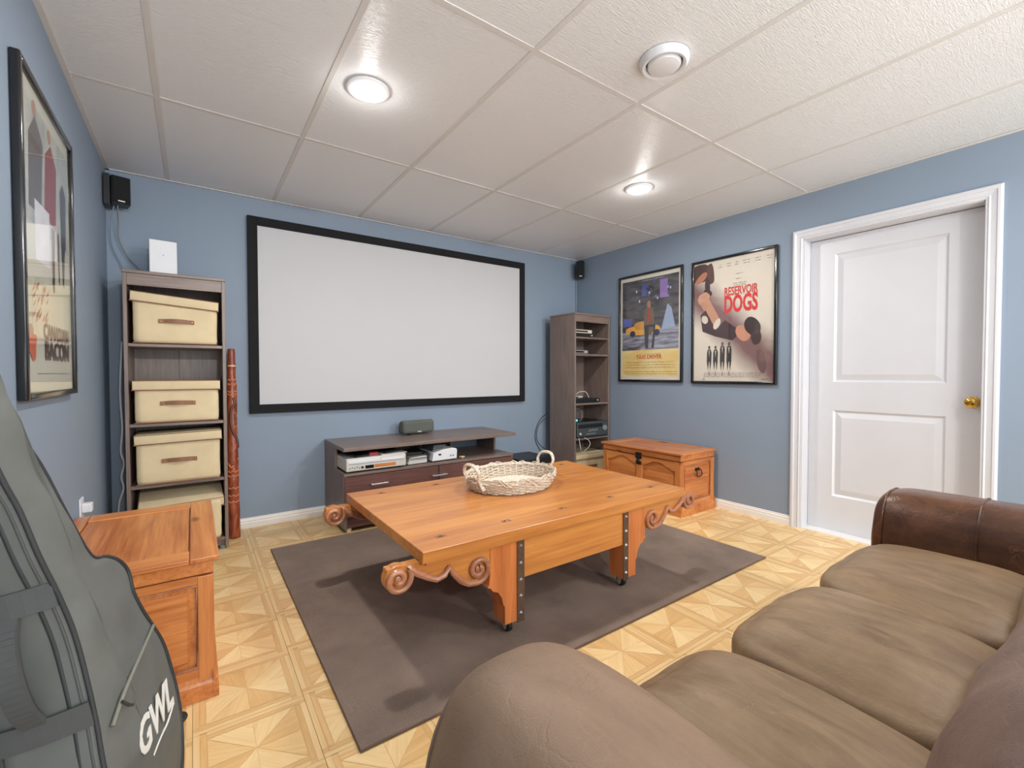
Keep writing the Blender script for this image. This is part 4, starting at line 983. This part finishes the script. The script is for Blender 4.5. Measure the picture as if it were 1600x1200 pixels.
# logo
rotm = Matrix((wv, uv_, nv)).transposed()
sl = text_obj('logo_text', 'GWL', .088, M['logo'], gb, tuple(Pg(.085, .120, .0195)), rotm.to_euler(), .0008, .9, .35, .0022)
MB().tube(smoothpath([tuple(Pg(.045, .092, .017)), tuple(Pg(.09, .100, .018)), tuple(Pg(.13, .101, .0175)), tuple(Pg(.185, .110, .014))], 4), .0022, 6).obj('logo_underline', M['logo'], gb)
# stand
ts = thing('guitar_stand', 'black tubular guitar stand with rubber feet beneath the grey bag', 'guitar stand', (-3.66, -2.42, 0))
def Ls(p): return (p[0] + 3.66, p[1] + 2.42, p[2])
MB().tube([Ls((-3.72, -2.45, .30)), Ls((-3.68, -2.36, .11)), Ls((-3.575, -2.035, .035))], .009, 10).obj('leg', M['black'], ts, smooth='all')
MB().tube([Ls((-3.575, -2.035, .035)), Ls((-3.552, -1.965, .020))], .015, 12).obj('rubber_foot', M['rubber'], ts)
MB().tube([Ls((-3.72, -2.45, .30)), Ls((-3.68, -2.52, .11)), Ls((-3.60, -2.80, .018))], .009, 10).obj('leg', M['black'], ts, smooth='all')
MB().tube([Ls((-3.60, -2.80, .020)), Ls((-3.59, -2.84, .016))], .015, 12).obj('rubber_foot', M['rubber'], ts)
MB().tube([Ls((-3.72, -2.45, .30)), Ls((-3.80, -2.45, .15)), Ls((-3.90, -2.45, .018))], .009, 10).obj('leg', M['black'], ts, smooth='all')
MB().tube([Ls((-3.72, -2.45, .12)), Ls((-3.62, -2.35, .095))], .010, 10).obj('cradle_arm', M['rubber'], ts); MB().tube([Ls((-3.72, -2.45, .12)), Ls((-3.62, -2.55, .095))], .010, 10).obj('cradle_arm', M['rubber'], ts)

# ================================================================== FRAMED POSTERS
def frame(label, loc, rot, W_, H_, paper, fr=.022, group='framed movie posters'):
    t = thing('framed_poster', label, 'poster', loc, rot, group)     # local: x right, -y towards viewer, z up
    for x0, x1, z0, z1 in ((-W_ / 2, -W_ / 2 + fr, 0, H_), (W_ / 2 - fr, W_ / 2, 0, H_), (-W_ / 2 + fr, W_ / 2 - fr, 0, fr), (-W_ / 2 + fr, W_ / 2 - fr, H_ - fr, H_)):
        MB().box(x0, x1, -.026, -.001, z0, z1).obj('frame_bar', M['blackgloss'], t, .005, True, 3)
    sh = MB().box(-W_ / 2 + fr - .006, W_ / 2 - fr + .006, -.012, -.006, fr - .006, H_ - fr + .006).obj('poster_sheet', paper, t)
    MB().box(-W_ / 2 + fr - .004, W_ / 2 - fr + .004, -.0185, -.0170, fr - .004, H_ - fr + .004).obj('glass', M['glass'], t)
    w_, h_ = W_ - 2 * fr, H_ - 2 * fr
    lay = [0]
    def poly(name, pts, col):
        lay[0] += 1; y = -.0121 - lay[0] * .00006
        MB().prism([(u * w_ - w_ / 2, fr + v * h_) for u, v in pts], (0, y, 0), (1, 0, 0), (0, 0, 1), (0, .00003, 0)).obj(name, ink(*col) if isinstance(col, tuple) else col, sh)
    def txt(name, s, u, v, size, col, sx=1, bold=0):
        lay[0] += 1; y = -.0123 - lay[0] * .00006
        text_obj(name, s, size, ink(*col), sh, (u * w_ - w_ / 2, y, fr + v * h_), (pi / 2, 0, 0), .00005, sx, 0, bold)
    def lines(u0, u1, v0, v1, n, col, gapy=.5):
        lay[0] += 1; y = -.0121 - lay[0] * .00006; b = MB()
        for k in range(n):
            v = v0 + (v1 - v0) * k / max(1, n - 1); u = u0 + random.uniform(0, .03)
            while u < u1:
                du = random.uniform(.012, .06); hh = .0032
                b.box(u * w_ - w_ / 2, min(u + du, u1) * w_ - w_ / 2, y, y + .00003, fr + v * h_, fr + v * h_ + hh); u += du + .012
        o = b.obj('small_print', ink(*col), sh); o['kind'] = 'stuff'
    return poly, txt, lines
def blob(cu, cv, ru, rv, n=28, rot=0, k=2.0, seed=0, amp=.08):
    out = []
    for i in range(n):
        a = 2 * pi * i / n; ca, sa = cos(a), sin(a); r = 1 + amp * noise.noise(Vector((ca * 1.5 + seed, sa * 1.5, seed)))
        x = ru * r * math.copysign(abs(ca) ** (2 / k), ca); y = rv * r * math.copysign(abs(sa) ** (2 / k), sa)
        out.append((cu + x * cos(rot) - y * sin(rot) * .68, cv + x * sin(rot) / 1.5 + y * cos(rot)))
    return out
def paper_grad(name, base, tint, a, b_, width, wobble=.1):     # soft printed diagonal wash
    m, N, Lk, B = nt(name); tc = N.new('ShaderNodeTexCoord'); sep = N.new('ShaderNodeSeparateXYZ'); Lk.new(tc.outputs['Object'], sep.inputs[0])
    def mth(op, x, y):
        q = N.new('ShaderNodeMath'); q.operation = op
        for s_, v in ((q.inputs[0], x), (q.inputs[1], y)):
            if isinstance(v, (int, float)): s_.default_value = v
            else: Lk.new(v, s_)
        return q.outputs[0]
    n = nz(N, Lk, tex(N, Lk), 5, 4, .6)
    d = mth('ADD', mth('ADD', mth('MULTIPLY', sep.outputs[0], a), mth('MULTIPLY', sep.outputs[2], 1)), mth('MULTIPLY', n, wobble)); d = mth('ABSOLUTE', mth('SUBTRACT', d, b_), 0)
    f = ramp(N, Lk, mth('DIVIDE', d, width), [(.25, tint), (1.0, base)])
    Lk.new(f, B.inputs['Base Color']); B.inputs['Roughness'].default_value = .6; return m
# poster with yellow lower band
P_w = plain('white_paper', srgb(222, 218, 206), .6, var=.01, bmp=0)
poly, txt, lines = frame('smaller framed poster showing a dark city street above a cream yellow band', (0, -.985, 1.02), -pi / 2, .722, 1.03, P_w)
def nightmat(name, c1, c2, sc=(3, 1, 9)):
    m, N, Lk, B = nt(name); n = nz(N, Lk, tex(N, Lk, sc), 2.2, 5, .6, 1.0); Lk.new(ramp(N, Lk, n, [(.36, c1), (.64, c2)]), B.inputs['Base Color']); B.inputs['Roughness'].default_value = .6; return m
poly('night_sky', [(.03, .28), (.97, .28), (.97, .965), (.03, .965)], nightmat('night_print', srgb(62, 62, 66), srgb(100, 98, 102)))
poly('pavement', [(.03, .28), (.97, .28), (.97, .50), (.03, .46)], nightmat('street_print', srgb(84, 82, 92), srgb(176, 180, 196), (1.5, 1, 12)))
poly('lower_band', [(.03, .03), (.97, .03), (.97, .285), (.03, .285)], nightmat('yellow_band_print', srgb(226, 196, 118), srgb(238, 224, 168), (1, 1, 2)))
random.seed(3)
for k in range(16):
    u = random.uniform(.08, .9); v = random.uniform(.74, .93); poly('window_light', [(u, v), (u + .022, v), (u + .022, v + .022), (u, v + .022)], random.choice([(176, 190, 230), (120, 130, 190), (210, 210, 225), (90, 100, 170)]))
poly('neon_block', [(.68, .76), (.80, .76), (.80, .93), (.68, .93)], (150, 122, 182)); poly('neon_block', [(.38, .80), (.46, .80), (.46, .91), (.38, .91)], (84, 96, 160))
poly('neon_block', [(.05, .52), (.20, .52), (.20, .60), (.05, .60)], (96, 106, 178)); poly('light_beam', [(.70, .46), (.92, .48), (.86, .66), (.80, .70)], (150, 168, 196))
poly('yellow_shape', blob(.40, .475, .30, .045, k=3.2), (224, 170, 86)); poly('yellow_shape', blob(.42, .52, .17, .04, k=3), (206, 152, 76))
for u in (.22, .63): poly('dark_disc', blob(u, .445, .05, .03, amp=0), (52, 54, 84))
poly('standing_shape', blob(.50, .56, .085, .13, k=3.4, seed=2), (112, 100, 82)); poly('standing_shape', [(.44, .30), (.49, .30), (.50, .50), (.58, .50), (.545, .30), (.585, .30), (.61, .52), (.42, .52)], (58, 58, 72))
poly('standing_shape', blob(.505, .60, .02, .07, k=3), (176, 70, 66)); poly('standing_shape', blob(.50, .715, .032, .033), (170, 120, 92))
txt('title', 'TAXI DRIVER', .5, .200, .052, (210, 84, 48), .95, .0012)
lines(.32, .70, .245, .245, 1, (200, 120, 80)); lines(.10, .92, .165, .115, 3, (150, 120, 70)); lines(.07, .95, .075, .055, 2, (140, 110, 70)); lines(.38, .75, .945, .945, 1, (220, 220, 225))
# poster with red title
P_c = paper_grad('cream_mauve_paper', srgb(218, 210, 196), srgb(128, 98, 98), .95, .50, .27, .12)
poly, txt, lines = frame('larger framed cream poster with bold red title, nearest the door', (0, -1.779, 1.015), -pi / 2, .695, 1.025, P_c)
poly('dark_shape', blob(.08, .915, .13, .075, k=3, seed=1), (74, 52, 52)); poly('tan_shape', blob(.10, .875, .10, .035, rot=.6, seed=4), (176, 120, 92))
poly('dark_shape', blob(.225, .90, .045, .085, rot=.3, k=3.5, seed=5), (92, 66, 62)); poly('dark_shape', blob(.185, .80, .035, .06, rot=.1, k=3, seed=6), (70, 52, 52)); poly('dark_shape', blob(.19, .745, .06, .028, rot=-.4, seed=2), (60, 46, 46))
poly('tan_shape', blob(.13, .70, .085, .05, rot=.3, seed=8, amp=.2), (196, 150, 124)); poly('tan_shape', [(.08, .66), (.20, .70), (.36, .50), (.28, .44)], (190, 142, 116))
poly('dark_shape', [(.09, .56), (.16, .60), (.30, .43), (.42, .50), (.62, .40), (.52, .33), (.30, .37), (.12, .42)], (66, 46, 50))
poly('cream_shape', blob(.315, .475, .07, .04, rot=.9, seed=3), (214, 204, 190)); poly('cream_shape', blob(.15, .52, .05, .035, rot=-.5, seed=7), (206, 196, 184))
poly('dark_shape', blob(.86, .16, .055, .10, rot=.4, seed=4), (110, 84, 84))
poly('tan_shape', blob(.645, .385, .10, .065, rot=-.5, seed=11), (196, 142, 116)); poly('dark_shape', blob(.755, .43, .115, .075, rot=-.6, seed=13), (60, 44, 44)); poly('dark_shape', blob(.80, .345, .06, .06, seed=9), (70, 52, 52))
for k in range(4):
    u = .215 + k * .085 + (.0 if k < 2 else .005); hh = (.30, .298, .325, .322)[k]
    poly('upright_shape', [(u - .032, .145 + .02), (u - .03, hh - .06), (u - .02, hh - .035), (u + .02, hh - .035), (u + .032, hh - .06), (u + .03, .165), (u + .014, .085), (u + .004, .16), (u - .004, .16), (u - .016, .085)], (58, 54, 52))
    poly('upright_shape', blob(u, hh - .018, .015, .015, amp=0), (92, 80, 74)); poly('pale_mark', [(u - .006, hh - .045), (u + .006, hh - .045), (u, hh - .10)], (220, 216, 208))
    poly('soft_shadow', [(u - .012, .045), (u + .012, .045), (u + .004, .085), (u - .004, .085)], (180, 150, 150))
txt('title', 'RESERVOIR', .61, .697, .092, (206, 62, 58), .58, .0022); txt('title', 'DOGS', .61, .563, .182, (208, 54, 52), .53, .006)
for u0, u1 in ((.32, .38), (.43, .49), (.53, .58), (.63, .72), (.77, .85), (.90, .97)): lines(u0, u1, .955, .935, 2, (110, 104, 98))
lines(.52, .64, .86, .86, 1, (110, 104, 98)); lines(.53, .62, .82, .82, 1, (110, 104, 98)); lines(.50, .68, .785, .77, 2, (110, 104, 98)); lines(.14, .86, .065, .035, 3, (130, 122, 116)); lines(.10, .17, .015, .015, 1, (50, 50, 50)); lines(.84, .94, .018, .018, 1, (60, 60, 60))
# left wall poster
P_l = plain('pale_green_paper', srgb(214, 216, 200), .6, var=.02, bmp=0)
poly, txt, lines = frame('framed pale poster with old style black and red lettering on the left wall', (XL, -1.455, 1.02), pi / 2, .70, 1.02, P_l)
poly('upper_wash', [(.04, .55), (.96, .55), (.96, .95), (.04, .95)], nightmat('upper_print', srgb(168, 176, 176), srgb(206, 208, 196), (3, 1, 2)))
poly('red_garment', [(.42, .62), (.66, .60), (.70, .84), (.58, .90), (.46, .84)], (150, 60, 56)); poly('dark_garment', [(.14, .60), (.36, .60), (.42, .86), (.28, .92), (.16, .84)], (104, 96, 92)); poly('dark_garment', [(.78, .56), (.90, .56), (.92, .78), (.84, .82), (.77, .77)], (78, 74, 76))
poly('white_panel', [(.24, .44), (.52, .44), (.52, .64), (.24, .64)], (236, 238, 242)); poly('dark_leg', [(.56, .38), (.60, .34), (.64, .60), (.56, .60)], (96, 70, 66)); poly('dark_leg', [(.80, .42), (.83, .40), (.88, .58), (.78, .58)], (70, 68, 70)); poly('dark_leg', [(.70, .42), (.73, .40), (.73, .60), (.69, .60)], (88, 84, 84))
poly('tan_face', blob(.55, .925, .04, .025), (186, 140, 116)); poly('tan_face', blob(.27, .94, .04, .025), (192, 150, 126)); poly('inner_panel', [(.16, .18), (.60, .18), (.60, .36), (.16, .36)], (226, 220, 198))
random.seed(5)
for k in range(26):
    u = random.uniform(.16, .42); v = random.uniform(.22, .345); poly('red_stroke', [(u, v), (u + .03, v + .008), (u + .05, v + .03), (u + .015, v + .012)], (196, 120, 104))
poly('red_blot', blob(.14, .155, .07, .045, amp=.5, seed=3), (214, 104, 72)); poly('red_blot', blob(.10, .20, .05, .02, amp=.4, seed=8), (180, 130, 110))
txt('title', 'CANADIAN', .62, .185, .070, (112, 82, 82), 1.0, .0025); txt('title', 'BACON', .63, .112, .088, (92, 66, 62), 1.15, .003)
lines(.2, .9, .06, .05, 1, (150, 146, 130))
